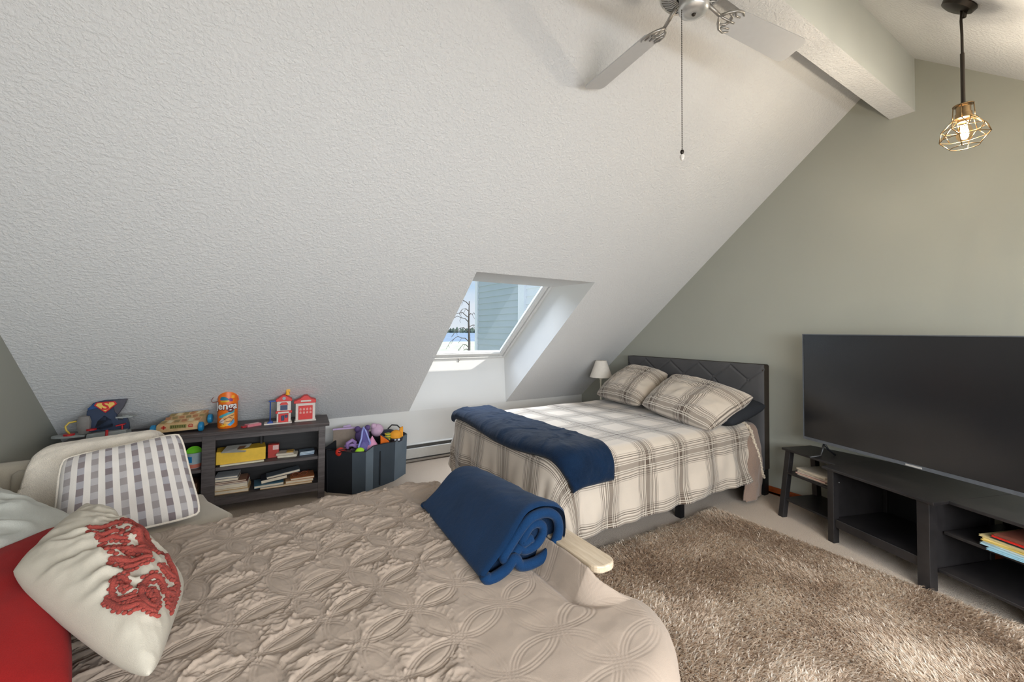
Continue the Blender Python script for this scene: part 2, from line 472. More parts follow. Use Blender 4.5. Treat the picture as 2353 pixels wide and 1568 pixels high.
def m_plaid():
    n = NT('plaid_flannel')
    sep = n.n('SeparateXYZ', Vector=n.coord('UV'))
    P = .385
    def chan(o, off):
        t = n.math('FRACT', n.math('ADD', n.math('DIVIDE', o, P), off))
        def band(c, w, soft=.006):
            d = n.math('ABSOLUTE', n.math('SUBTRACT', t, c))
            x = n.nt.nodes.new('ShaderNodeMapRange'); n.set(x.inputs[0], d)
            x.inputs[1].default_value = w/2+soft; x.inputs[2].default_value = w/2-soft
            return x.outputs[0]
        wide = band(.5, .25)
        dark = None
        for c in (.30, .335, .665, .70): 
            b = band(c, .014, .004); dark = b if dark is None else n.math('MAXIMUM', dark, b)
        for c in (.265, .735):
            dark = n.math('MAXIMUM', dark, n.math('MULTIPLY', band(c, .01, .004), .6))
        lt = None
        for c in (.41, .445, .555, .59):
            b = band(c, .012, .004); lt = b if lt is None else n.math('MAXIMUM', lt, b)
        return wide, dark, lt
    wx, dx, lx = chan(sep.outputs[0], .13); wy, dy, ly = chan(sep.outputs[1], .36)
    w = n.noise(500, 1, vec=n.coord('UV'))
    tw = n.n('TexWave', Scale=95.0, Vector=n.coord('UV')); tw.bands_direction = 'DIAGONAL'
    twf = n.math('MULTIPLY', n.math('ADD', tw.outputs['Fac'], 1.0), .5)
    cream = n.mix(w, lin(192, 178, 162), lin(212, 199, 184))
    f1 = n.math('ADD', n.math('MULTIPLY', wx, .90), n.math('MULTIPLY', wy, .74))
    c = n.mix(n.math('MINIMUM', n.math('MULTIPLY', f1, twf), .97), cream, lin(78, 62, 50))
    c = n.mix(n.math('MULTIPLY', n.math('MAXIMUM', dx, dy), .85), c, lin(70, 58, 50))
    c = n.mix(n.math('MULTIPLY', n.math('MAXIMUM', n.math('MULTIPLY', lx, wx), n.math('MULTIPLY', ly, wy)), .8), c, lin(226, 216, 200))
    n.bump(n.math('ADD', w, n.noise(40, 3)), .35, .003)
    return n.done(c, .92, spec=.1, sheen=.3)
M_plaid = m_plaid()
def m_check():
    n = NT('grey_check_weave'); sep = n.n('SeparateXYZ', Vector=n.coord('UV'))
    u, v = sep.outputs[0], sep.outputs[1]
    NU, NV = 10.0, 13.0
    tu = n.math('MULTIPLY', u, NU); tv = n.math('MULTIPLY', v, NV)
    su = n.math('FRACT', tu)
    inband = n.math('GREATER_THAN', su, .48)
    iu = n.math('FLOOR', tu); iv = n.math('FLOOR', tv)
    odd = n.math('MODULO', iu, 2.0)
    alt = n.math('MODULO', iv, 2.0)
    h = n.n('TexWhiteNoise', _noise_dimensions='2D'); cmb = n.n('CombineXYZ', X=iu, Y=iv); n.set(h.inputs['Vector'], cmb.outputs[0])
    dk = n.mix(odd, lin(146, 138, 136), lin(122, 110, 112)); lt = n.mix(odd, lin(176, 170, 170), lin(160, 156, 160))
    c = n.mix(alt, dk, lt); c = n.mix(n.math('MULTIPLY', h.outputs['Value'], .35), c, lin(150, 142, 138))
    c = n.mix(inband, lin(214, 206, 198), c)
    n.bump(n.noise(300, 2), .3, .003)
    return n.done(c, .9, spec=.1, sheen=.2)
M_check = m_check()

# ------------------------------------------------------------------ room shell
def build_room():
    # floor
    b = MB(); b.box(XL-.2, XR+.2, YB-.2, YK+.2, -.12, 0)
    struct(b.build('floor', M_carpet), 'tan carpet floor', 'floor')
    # gable walls
    prof = [(YB-.1, -.1), (YK+.1, -.1), (YK+.1, HK-.1*TA), (YR, ZR+.08), (YB-.1, HK-.1*TA)]
    for nm, x0, x1, lab in (('wall_right', XR, XR+.15, 'sage green gable wall behind the bed'), ('wall_left', XL-.15, XL, 'sage green gable wall beside the armchair')):
        b = MB(); b.prism(prof, x0, x1, axis='x')
        struct(b.build(nm, M_sage), lab, 'wall')
    # knee wall with the well below the skylight
    WB = (4.763, 1.153)
    b = MB()
    b.box(XL, SX0, YK, YK+.12, 0, HK); b.box(SX1, XR, YK, YK+.12, 0, HK)
    b.add([(SX0, YK, 0), (SX1, YK, 0), (SX1, YK, HK), (SX0, YK, HK), (SX1, *WB), (SX0, *WB),
           (SX0, YK+.2, 0), (SX1, YK+.2, 0), (SX1, YK+.2, WB[1]), (SX0, YK+.2, WB[1])],
          [(0, 1, 2, 3), (3, 2, 4, 5), (5, 4, 8, 9), (6, 9, 8, 7)])
    struct(b.build('wall_front', M_white), 'low white knee wall', 'wall')
    b = MB(); b.box(XL, XR, YB-.12, YB, 0, HK)
    struct(b.build('wall_back', M_white), 'low white knee wall at the rear', 'wall')
    # ceiling slope with opening + shaft, rear slope
    YT = YK-(SZ-HK)/TA
    b = MB()
    def s(x, y, o=0): return (x, y, slope_z(y)+o)
    def quad(x0, x1, y0, y1): b.add([s(x0, y0), s(x1, y0), s(x1, y1), s(x0, y1)], [(0, 1, 2, 3)])
    quad(XL, SX0, YR, YK); quad(SX1, XR, YR, YK); quad(SX0, SX1, YR, YT)
    b.add([s(XL, YB), s(XR, YB), s(XR, YR), s(XL, YR)], [(0, 1, 2, 3)]) if False else None
    # rear slope with opening for the added fill window
    rx0, rx1, ry0, ry1 = -1.1, 2.6, -1.95, -.9
    quad(XL, rx0, YB, YR-1e-4); quad(rx1, XR, YB, YR-1e-4); quad(rx0, rx1, YB, ry0); quad(rx0, rx1, ry1, YR-1e-4)
    # outer deck
    up = .66
    b.add([(XL-.2, YR, ZR+up), (XR+.2, YR, ZR+up), (XR+.2, YT+.66, slope_z(YT+.66)+up), (XL-.2, YT+.66, slope_z(YT+.66)+up)], [(0, 1, 2, 3)])
    b.add([(XL-.2, YR, ZR+up), (XR+.2, YR, ZR+up), (XR+.2, ry1, slope_z(ry1)+up), (XL-.2, ry1, slope_z(ry1)+up)], [(0, 1, 2, 3)])
    struct(b.build('ceiling', M_ceil), 'textured white sloped ceiling', 'ceiling')
    # shaft cheeks and header
    b = MB()
    hd = (3.729, 1.999)
    for x in (SX0, SX1):
        b.add([(x, YK, HK), (x, YT, SZ), (x, *hd), (x, *WB)], [(0, 1, 2, 3)])
    struct(b.build('trim_1', M_white), 'smooth white cheeks of the skylight shaft', 'trim')
    b = MB(); b.add([(SX0, YT, SZ), (SX1, YT, SZ), (SX1, *hd), (SX0, *hd)], [(0, 1, 2, 3)])
    b.add([(SX0, YT, SZ), (SX1, YT, SZ), (SX1, YT, SZ+.5), (SX0, YT, SZ+.5)], [(0, 1, 2, 3)])
    struct(b.build('trim_2', M_ceil), 'textured header of the skylight shaft', 'trim')
    # ridge beam: one side face paler than the walls, the rest textured
    b = MB(); b.box(XL, XR, YR-BW, YR+BW, BB, ZR)
    o = b.build('trim_3', [M_ceil, M_beamside])
    for p in o.data.polygons:
        if p.normal.y < -.9: p.material_index = 1
    struct(o, 'boxed ridge beam along the ceiling peak', 'beam')
    # baseboard
    b = MB(); b.box(XR-.014, XR, YB, YK, 0, .07, bev=.004); b.box(XR-.014, XR, YB, YK, .0, .02)
    struct(b.build('baseboard_right', M_oak_red), 'orange stained wood baseboard', 'baseboard')
    b = MB(); b.box(XL, XL+.014, YB, YK, 0, .07, bev=.004)
    struct(b.build('baseboard_left', M_oak_red), 'orange stained wood baseboard under the left gable', 'baseboard')
    # skylight window
    e1 = Vector((1, 0, 0)); e2 = Vector((0, hd[0]-WB[0], hd[1]-WB[1])); L = e2.length; e2.normalize(); nn = e1.cross(e2).normalized()
    if nn.z < 0: nn = -nn
    Mw = Matrix.Identity(4)
    for i in range(3): Mw[i][0] = e1[i]; Mw[i][1] = e2[i]; Mw[i][2] = nn[i]
    Mw[0][3] = SX0; Mw[1][3] = WB[0]; Mw[2][3] = WB[1]
    W = SX1-SX0; L += .20
    def ring(b, a, w, z0, z1, bev=.003):
        b.box(a, a+w, a, L-a, z0, z1, bev=bev); b.box(W-a-w, W-a, a, L-a, z0, z1, bev=bev)
        b.box(a+w, W-a-w, a, a+w, z0, z1, bev=bev); b.box(a+w, W-a-w, L-a-w, L-a, z0, z1, bev=bev)
    b = MB(); b.M = Mw; ring(b, -.01, .035, -.005, .10); ring(b, .022, .012, -.012, .06)
    win = b.build('window_1', M_frame); struct(win, 'white framed skylight window set deep in the slope', 'window')
    b = MB(); b.M = Mw; ring(b, .037, .056, .004, .06, .006); ring(b, .088, .012, .018, .045)
    b.build('sash', M_frame, win)
    b = MB(); b.M = Mw; b.box(.09, W-.09, .09, L-.09, .03, .034); b.build('glass', M_glass, win)
    b = MB(); b.M = Mw; hx = W*.49
    b.box(hx-.012, hx+.012, .012, .026, -.03, -.004, bev=.003); b.tube([(hx, .014, -.028), (hx+.004, -.03, -.034), (hx+.005, -.075, -.03)], .0035, 6)
    b.build('handle', M_pewter, win)
    # added window frame behind the camera, where the fill lamp sits
    b = MB()
    def rb(x0, x1, y0, y1):
        b.add([s(x0, y0, .02), s(x1, y0, .02), s(x1, y1, .02), s(x0, y1, .02), s(x0, y0, .1), s(x1, y0, .1), s(x1, y1, .1), s(x0, y1, .1)],
              [(0, 1, 2, 3), (4, 7, 6, 5), (0, 4, 5, 1), (1, 5, 6, 2), (2, 6, 7, 3), (3, 7, 4, 0)])
    rb(rx0, rx0+.08, ry0, ry1); rb(rx1-.08, rx1, ry0, ry1); rb(rx0+.08, rx1-.08, ry0, ry0+.08); rb(rx0+.08, rx1-.08, ry1-.08, ry1); rb(1.16, 1.24, ry0+.08, ry1-.08)
    w2 = b.build('added_rear_window', M_frame); struct(w2, 'added unseen skylight frame in the rear slope', 'window')
    b = MB(); b.add([s(rx0, ry0, .06), s(rx1, ry0, .06), s(rx1, ry1, .06), s(rx0, ry1, .06)], [(0, 1, 2, 3)])
    b.build('glass', M_rear_panel, w2)  # opaque panel added to close the unseen opening, lets no sun in
M_beamside = m_paint('pale_beam_side', (212, 216, 212))
M_rear_panel = plain('opaque_white_panel', (220, 220, 216), .8, var=.01)
build_room()

# ------------------------------------------------------------------ outside
def build_outside():
    n = NT('lawn'); g = n.noise(.4, 5); m = n.done(n.ramp(g, [(.3, lin(170, 182, 160)), (.7, lin(206, 214, 190))]), .9)
    b = MB(); b.add([(-400, 5.2, -3), (600, 5.2, -3), (600, 165, -3.05), (-400, 165, -3.05)], [(0, 1, 2, 3)])
    struct(b.build('ground', m), 'pale lawn running down to the lake', 'lawn')
    n = NT('lake_water'); w = n.noise(.03, 5, vec=n.map((1, 3, 1))); m = n.done(n.ramp(w, [(.3, lin(96, 132, 170)), (.7, lin(132, 160, 190))]), .25)
    b = MB(); b.add([(-3000, 165, -3.1), (3000, 165, -3.1), (3000, 1600, -3.1), (-3000, 1600, -3.1)], [(0, 1, 2, 3)])
    struct(b.build('lake', m), 'blue lake beyond the lawn', 'lake')
    m = plain('far_foliage', (72, 88, 80), .95, var=.25, bscale=.6)
    b = MB(); r = random.Random(3)
    for i in range(700):
        x = 100+i*1.9+r.uniform(-3, 3); y = 1000+r.uniform(-12, 12); h = r.uniform(9, 16.5)
        b.lathe([(h*.22, -3), (h*.30, -3+h*.35), (h*.16, -3+h*.8), (.01, -3+h)], (x, y, 0), 7)
    tag(b.build('treeline', m), 'dark green wooded far shore across the lake', 'trees', None, 'stuff')
    # bare tree
    r = random.Random(5)
    t = thing('bare_tree', 'bare leafless conifer trunk standing before the lake, seen through the skylight', 'tree', (0, 0, 0))
    mt = plain('weathered_bark', (66, 62, 60), .9, var=.3)
    D = 46.0; bx, by = 22.1, 45.2
    b = MB(); H = 7.1
    b.tube([(bx, by, -3.05), (bx+.05, by, 0), (bx-.05, by, 2.5), (bx, by, -3+H+1.0)], [.17, .15, .11, .05], 8)
    b.build('trunk', mt, t, smooth=60)
    b = MB()
    for z, l, s in ((4.6, 2.6, -1), (3.9, 1.6, -1), (3.1, 3.2, -1), (2.5, 3.6, -1), (2.0, 1.6, 1), (1.4, 2.6, -1), (.2, 3.4, -1), (-.5, 1.8, -1), (3.4, 1.2, 1), (-.8, 1.2, -1)):
        pts = []
        for k in range(7):
            q = k/6; pts.append((bx+s*l*q*.9, by-.3*q, z+l*.28*math.sin(q*2.6)-l*.35*q*q+r.uniform(-.12, .12)*(k > 0)))
        b.tube(pts, [.055*(1-.7*k/6) for k in range(7)], 6)
        for k in (2, 4, 5):
            p = pts[k]; b.tube([p, (p[0]+s*.2, p[1], p[2]-.35), (p[0]+s*.25+r.uniform(-.2, .2), p[1], p[2]-.6)], .02, 5)
    b.build('branches', mt, t, smooth=60)
    # neighbouring house: clapboard cheek, white corner boards, white gable
    hs = thing('neighbour_house', 'neighbouring house wall of blue grey clapboard with white corner boards', 'house', (6, 9.2, -3))
    m = m_paint('blue_grey_siding', (178, 186, 188), .05)
    x0, y0, y1 = 0, 0.05, 2.40
    b = MB(); z = 0
    while z < 8.2:
        b.add([(x0-.002, y0, z+.18), (x0-.028, y0, z), (x0+.1, y0, z), (x0+.1, y0, z+.18), (x0-.002, y1, z+.18), (x0-.028, y1, z), (x0+.1, y1, z), (x0+.1, y1, z+.18)],
              [(0, 1, 5, 4), (1, 2, 6, 5), (0, 3, 2, 1), (4, 5, 6, 7), (0, 4, 7, 3)]); z += .178
    b.build('siding', m, hs)
    mw = plain('white_trim_paint', (228, 229, 230), .6, var=.02)
    b = MB(); b.box(x0-.06, x0+.1, y1, y1+.14, 0, 8.2); b.build('corner_board', mw, hs)
    b = MB(); b.box(x0-.06, x0+.1, y0-.28, y0, 0, 8.2); b.build('corner_board', mw, hs)
    b = MB(); z = 0
    while z < 8.2:
        b.add([(x0+.03, y0-.28, z+.2), (x0+.0, y0-.28, z), (x0+.0, y0-2.4, z), (x0+.03, y0-2.4, z+.2), (x0+.1, y0-.28, z), (x0+.1, y0-2.4, z)], [(0, 1, 2, 3), (1, 4, 5, 2)]); z += .2
    b.build('white_siding', mw, hs)
build_outside()

# ------------------------------------------------------------------ baseboard heater
def build_heater():
    t = thing('baseboard_heater', 'long white electric baseboard heater with dark slots along the knee wall', 'heater', (0, YK, 0))
    x0, x1 = .3, 4.1
    b = MB(); b.prism([(-.055, .05), (-.06, .155), (-.045, .16), (-.04, .05)], x0, x1, axis='x')
    b.prism([(-.02, .17), (-.035, .195), (-.002, .205), (0, .17)], x0, x1, axis='x')
    b.build('front_panel', M_heater, t)
    b = MB(); b.box(x0+.01, x1-.01, -.04, -.002, .03, .19); b.build('heating_core', M_heater_dk, t)
    b = MB(); b.prism([(-.058, .012), (-.058, .035), (-.01, .04), (-.01, .012)], x0, x1, axis='x'); b.build('bottom_lip', M_pewter, t)
    for x in (x0-.02, x1):
        b = MB(); b.box(x, x+.02, -.062, -.001, .0, .21, bev=.004); b.build('end_cap', M_heater, t)
build_heater()

# ------------------------------------------------------------------ ceiling fan
def build_fan():
    hx, hy = 1.60, YR
    t = thing('ceiling_fan', 'white and pewter ceiling fan hanging under the ridge beam', 'ceiling fan', (hx, hy, BB))
    b = MB(); b.lathe([(.001, 0), (.075, 0), (.078, -.02), (.03, -.05), (.03, -.08), (.001, -.08)], n=32); b.build('canopy', M_pewter, t, smooth=40)
    b = MB(); b.lathe([(.03, -.07), (.09, -.075), (.135, -.095), (.15, -.13), (.145, -.16), (.13, -.175), (.07, -.185)], n=48)
    b.build('motor_housing', M_pewter, t, smooth=40)
    b = MB()
    for k in range(48):
        q = 2*math.pi*k/48; c, s_ = math.cos(q), math.sin(q)
        b.tube([(c*.07, s_*.07, -.184), (c*.10, s_*.10, -.189), (c*.136, s_*.136, -.172)], .0035, 5)
    b.lathe([(.136, -.168), (.142, -.172), (.138, -.18), (.132, -.176)], n=48)
    b.build('vent_ribs', M_metal, t, smooth=60)
    b = MB(); b.lathe([(.065, -.18), (.06, -.2), (.058, -.235), (.062, -.24), (.062, -.256), (.055, -.268), (.035, -.276), (.012, -.278), (.001, -.274)], n=36)
    b.build('switch_housing', M_metal, t, smooth=50)
    b = MB(); b.sphere((0, 0, -.277), .009, 12, 8); b.build('finial', M_bronze, t, smooth=180)
    first = None
    for k, a in enumerate((84, -6, 174, 264)):
        A = math.radians(a); M = Matrix.Rotation(A, 4, 'Z') @ Matrix.Translation((0, 0, -.225)) @ Matrix.Rotation(math.radians(-13), 4, 'X')
        b = MB(); b.M = M
        x0, x1, w0, w1, rr = .225, .72, .056, .070, .035
        poly = [(x0, -w0+.012), (x0+.01, -w0)]
        for j in range(7):
            q = -math.pi/2+math.pi/2*j/6; poly.append((x1-rr+rr*math.cos(q), -w1+rr+rr*math.sin(q)))
        for j in range(7):
            q = math.pi/2*j/6; poly.append((x1-rr+rr*math.cos(q), w1-rr+rr*math.sin(q)))
        poly += [(x0+.01, w0), (x0, w0-.012)]
        b.prism(poly, -.003, .003)
        bl = b.build('blade', M_blade, t)
        b = MB(); b.M = M
        b.tube([(.09, 0, .035), (.13, 0, .015), (.17, 0, -.004)], [.010, .009, .008], 8)
        b.tube([(.165, 0, -.004), (.19, .03, -.006), (.215, .048, -.007), (.25, .055, -.006), (.275, .042, -.005)], [.007, .007, .006, .005, .003], 7)
        b.tube([(.165, 0, -.004), (.19, -.03, -.006), (.215, -.048, -.007), (.25, -.055, -.006), (.275, -.042, -.005)], [.007, .007, .006, .005, .003], 7)
        b.tube([(.19, .03, -.006), (.225, .02, -.007), (.235, 0, -.007), (.225, -.02, -.007), (.19, -.03, -.006)], .005, 7)
        b.tube([(.17, 0, -.005), (.235, 0, -.007), (.26, 0, -.006)], .005, 7)
        b.tube([(.215, .048, -.007), (.235, .03, -.008), (.262, .03, -.006)], .004, 6); b.tube([(.215, -.048, -.007), (.235, -.03, -.008), (.262, -.03, -.006)], .004, 6)
        b.build('blade_iron', M_pewter, bl, smooth=180)
    # pull chain
    b = MB(); cx, cy = -.052, .022; z = -.245
    b.tube([(cx, cy, -.225), (cx, cy, -.875)], .0012, 5)
    while z > -.872: b.sphere((cx, cy, z), .0024, 6, 4); z -= .008
    b.build('pull_chain', M_bronze, t, smooth=180)
    b = MB(); b.sphere((cx, cy, -.884), .008, 12, 8, sc=(1, 1, 1.3))
    b.build('pull_knob', M_bronze, t, smooth=60)
    b = MB(); b.lathe([(.001, 0), (.009, -.006), (.010, -.014), (.006, -.026), (.001, -.030)], (cx, cy, -.892), 12); b.build('crystal_drop', PC((214, 208, 200), .1), t, smooth=30)
build_fan()

# ------------------------------------------------------------------ pendant lamp
def build_pendant():
    X, Y = 2.99, .56; zc = slope_z(Y)
    t = thing('pendant_lamp', 'glowing filament bulb in a geometric wire cage on a brown cord', 'pendant lamp', (X, Y, zc))
    b = MB(); ang = -math.atan(TA)
    b.M = Matrix.Rotation(math.atan(TA), 4, 'X')
    b.lathe([(.001, -.0), (.072, 0), (.076, -.006), (.070, -.026), (.05, -.034), (.001, -.036)], n=32)
    b.build('canopy', M_bronze, t, smooth=40)
    b = MB(); b.tube([(0, 0, -.03), (-.004, .0, -.07), (-.012, 0, -.10), (0, 0, -.16), (.001, 0, -.30)], .0055, 8)
    b.tube([(0, -.006, -.03), (0, -.012, -.055), (-.008, -.01, -.085)], .009, 8)
    b.build('cord', M_bronze, t, smooth=180)
    b = MB(); b.tube([(0, 0, -.26), (0, 0, -.528)], .0085, 10); b.build('stem', M_bronze, t, smooth=60)
    tilt = Matrix.Translation((0, 0, -.520)) @ Matrix.Rotation(math.radians(-4), 4, 'Y')
    b = MB(); b.M = tilt
    b.lathe([(.001, 0), (.03, 0), (.033, -.006), (.027, -.012), (.027, -.04), (.031, -.042), (.031, -.07), (.024, -.074), (.024, -.086), (.001, -.086)], n=24)
    b.build('socket', M_brass, t, smooth=40)
    # cage
    b = MB(); b.M = tilt
    R = [(.036, -.002), (.040, -.068), (.082, -.118), (.090, -.160), (.052, -.208)]
    N = 8; w = .0021
    P = [[(r*math.cos(2*math.pi*(k+.5*(i in (2,)))/N), r*math.sin(2*math.pi*(k+.5*(i in (2,)))/N), z) for k in range(N)] for i, (r, z) in enumerate(R)]
    for i in (2, 3):
        b.tube(P[i], w, 6, closed=True)
    for i in (0, 4):
        r, z = R[i]; b.tube([(r*math.cos(q*math.pi/16), r*math.sin(q*math.pi/16), z) for q in range(32)], w*(1.6 if i == 0 else 1), 6, closed=True)
    r, z = R[1]; b.tube([(r*math.cos(q*math.pi/16), r*math.sin(q*math.pi/16), z) for q in range(32)], w, 6, closed=True)
    for k in range(0, N, 2): b.tube([P[0][k], P[1][k]], w, 6)
    for k in range(N):
        b.tube([P[1][k], P[2][k]], w, 6); 
        if k % 2: b.tube([P[1][k], P[2][k-1]], w, 6)
        b.tube([P[2][k], P[3][k]], w, 6); b.tube([P[2][k], P[3][(k+1) % N]], w, 6) if k % 2 else None
        if k % 2 == 0: b.tube([P[3][k], P[4][k]], w, 6)
    b.build('wire_cage', M_brass, t, smooth=180)
    b = MB(); b.M = tilt
    b.lathe([(.013, -.08), (.015, -.092), (.026, -.115), (.031, -.137), (.029, -.158), (.019, -.176), (.001, -.183)], n=28)
    bl = b.build('bulb', M_amber, t, smooth=180)
    b = MB(); b.M = tilt
    for k in range(8):
        q0 = 2*math.pi*k/8; q1 = 2*math.pi*(k+.5)/8
        b.tube([(.011*math.cos(q0), .011*math.sin(q0), -.105), (.011*math.cos(q1), .011*math.sin(q1), -.160)], .0013, 5)
    b.tube([(.011*math.cos(2*math.pi*k/16), .011*math.sin(2*math.pi*k/16), (-.105, -.160)[k % 2]) for k in range(16)], .001, 5, closed=True)
    b.build('filament', M_filament, bl, smooth=180)
    light('pendant_bulb', 'POINT', (X+.006, Y, zc-.520-.132), 27, (.97, .98, 1), .022)
build_pendant()

# ------------------------------------------------------------------ queen bed
BX0, BX1, BY0, BY1 = 1.80, 4.06, 2.16, 3.70
ZT = .69
def build_bed():
    t = thing('upholstered_bed', 'queen bed frame in charcoal fabric with a button tufted headboard', 'bed', (BX1, (BY0+BY1)/2, 0))
    ox, oy = BX1, (BY0+BY1)/2
    # headboard
    ny, nz = 300, 160; W = (3.71-2.06); H = .98; z0 = .225
    yc = (3.71+2.06)/2-oy
    yy = np.linspace(-W/2, W/2, ny); zz = np.linspace(0, H, nz); Yg, Zg = np.meshgrid(yy, zz, indexing='ij')
    # buttons on a diamond lattice
    bt = []
    sp = .35
    for row in range(3):
        z = H-.155-row*.20
        for k in range(-4, 5):
            y = (k+(.5 if row % 2 else 0))*sp+.02
            if abs(y) < W/2-.1: bt.append((y, z))
    D = np.full(Yg.shape, .0)
    edge = np.minimum(np.minimum(Yg+W/2, W/2-Yg), np.minimum(H-Zg, Zg+1))
    puff = .018*(1-np.exp(-edge/.02))
    for y, z in bt: D += np.exp(-((Yg-y)**2+(Zg-z)**2)/.0004)*.012
    def seam(y0, z0_, y1, z1):
        dy, dz = y1-y0, z1-z0_; L2 = dy*dy+dz*dz
        q = np.clip(((Yg-y0)*dy+(Zg-z0_)*dz)/L2, 0, 1)
        d = np.hypot(Yg-y0-q*dy, Zg-z0_-q*dz); return np.exp(-(d/.009)**2)*.010
    for y, z in bt:
        for y2, z2 in bt:
            if abs(z2-z+.20) < .01 and abs(abs(y2-y)-sp/2) < .01: D = np.maximum(D, seam(y, z, y2, z2))
        if z > H-.2:
            for s_ in (-1, 1): D = np.maximum(D, seam(y, z, y+s_*sp/2, H-.02))
    Xg = -(puff-D)
    P = np.stack([Xg-.02, Yg+yc, Zg+z0], -1)
    me = grid_mesh('headboard', P)
    hb = me_obj('headboard', me, M_slate, t)
    b = MB(); b.box(-.022, .078, -W/2+yc, W/2+yc, z0, z0+H-.0, bev=.012); b.build('headboard_core', M_slate_side, hb, smooth=40)
    for y, z in bt:
        b = MB(); b.sphere((-.026, y+yc, z+z0), .014, 12, 8, sc=(.5, 1, 1)); b.build('button', M_slate, hb, smooth=180)
    for s_ in (-1, 1):
        b = MB(); b.box(-.015, .055, yc+s_*(W/2-.035)-.03, yc+s_*(W/2-.035)+.03, 0, z0+.02); b.build('leg', M_blackmetal, t)
    x0 = BX0-ox; y0, y1 = BY0-oy, BY1-oy
    for (a, c, d, e) in ((x0, 0, y0, y0+.04), (x0, 0, y1-.04, y1), (x0, x0+.04, y0, y1)):
        b = MB(); b.box(a, c, d, e, .15, .34, bev=.012); b.build('side_rail', M_rail, t)
    for x, y in ((x0+.03, y0+.03), (x0+.03, y1-.03), (2.985-ox, y0+.03), (2.985-ox, y1-.03), (2.985-ox, 0)):
        b = MB(); b.box(x-.025, x+.025, y-.025, y+.025, 0, .15); b.build('leg', M_blackmetal, t)
    b = MB(); b.box(x0+.05, -.01, y0+.05, y1-.05, .24, .30); b.build('slats', M_blackmetal, t)
    b = MB(); b.box(x0+.03, -.03, y0+.03, y1-.03, .30, ZT-.03, bev=.05); b.build('mattress', M_mattress, t, smooth=50)
build_bed()

BR = (1.73, 4.30, 2.16, 3.70)   # outline inset by r
def bed_cloth(x, y, h=0, ext=0.0):
    """point of the comforter's own plane -> world"""
    P, s, nx, ny = drape(x, y, BR, .09, ZT, flare=.07, h=h, rc=.10, zmin=.04)
    return P, s, nx, ny

def build_comforter():
    xs = np.linspace(1.73-.60, 3.80, 330); ys = np.linspace(2.16-.56, 3.70+.56, 340)
    X, Y = np.meshgrid(xs, ys, indexing='ij')
    # slightly skewed hem
    P, s, nx, ny = bed_cloth(X, Y)
    top = np.clip(1-s/.05, 0, 1)
    h = fbm(X*2.2, Y*2.2, 3, 4)*.03+ridge(X*3+fbm(X*2, Y*2, 2, 8)*2, Y*3, 6)**3*.006*top
    hang = np.clip((s-.12)/.25, 0, 1)
    along = np.where(np.abs(ny) > np.abs(nx), X, Y)
    fold = np.sin(along*13+3*fbm(X*2, Y*2, 2, 9)*3)*.016*hang+np.sin(along*31+5*fbm(X*3, Y*3, 2, 19))*.006*hang
    tot = (h*(.4+.6*top)+fold)
    P2, _, _, _ = bed_cloth(X, Y, h=tot)
    P2[..., 2] += fbm(X*1.4, Y*1.4, 2, 33)*.02*top
    # far foot corner is bunched up
    cornf = np.exp(-((X-1.25)**2+(Y-4.15)**2)/.09)
    P2[..., 2] += .24*cornf
    # head-side end slants away towards the floor
    hd = np.clip((X-3.55)/.25, 0, 1)
    P2[..., 0] += hd*np.clip(ZT-.05-P2[..., 2], 0, 1)*.42*(Y < 3)
    uv = np.stack([X, Y], -1)
    o = sheet_obj('plaid_comforter', P2, M_plaid, uv=uv, thick=.012)
    tag(o, 'cream and brown plaid comforter spread over the queen bed', 'comforter')
    # dark border hem
    b = MB(); e = P2[-1, :, :]; sel = [tuple(e[j]+np.array([.004, -.006, 0])) for j in range(0, 150, 2)]
    rr = [.010+.004*math.sin(i*2.1) for i in range(len(sel))]
    b.tube(sel, rr, 6)
    for i, p in enumerate(sel): b.sphere((p[0]+.006*math.sin(i*2.3), p[1]-.010, p[2]), .012, 8, 6)
    b.build('fringe', M_cream_trim, o, smooth=180)
M_cream_trim = m_fabric('cream_trim', (206, 190, 170), scale=200, bump=.9, var=.2)
build_comforter()

def build_brown_blanket():
    xs = np.linspace(3.66, 3.96, 40); ys = np.linspace(2.16-.72, 3.2, 160)
    X, Y = np.meshgrid(xs, ys, indexing='ij')
    P, s, nx, ny = bed_cloth(X, Y)
    hang = np.clip(s/.3, 0, 1)
    P2, *_ = bed_cloth(X, Y, h=-.02+.03*hang*np.sin((X-3.66)/.30*math.pi)+fbm(X*9, Y*5, 3, 5)*.03*hang)
    P2[..., 0] = P2[..., 0]+hang*.07*np.sin(np.clip((ZT-P2[..., 2])/.65, 0, 1)*math.pi)-.0
    P2[..., 0] = np.minimum(P2[..., 0], 4.03)
    o = sheet_obj('plush_blanket', P2, M_brown_plush, uv=None, thick=.014)
    tag(o, 'brown plush blanket hanging beside the headboard under the plaid comforter', 'blanket')
build_brown_blanket()

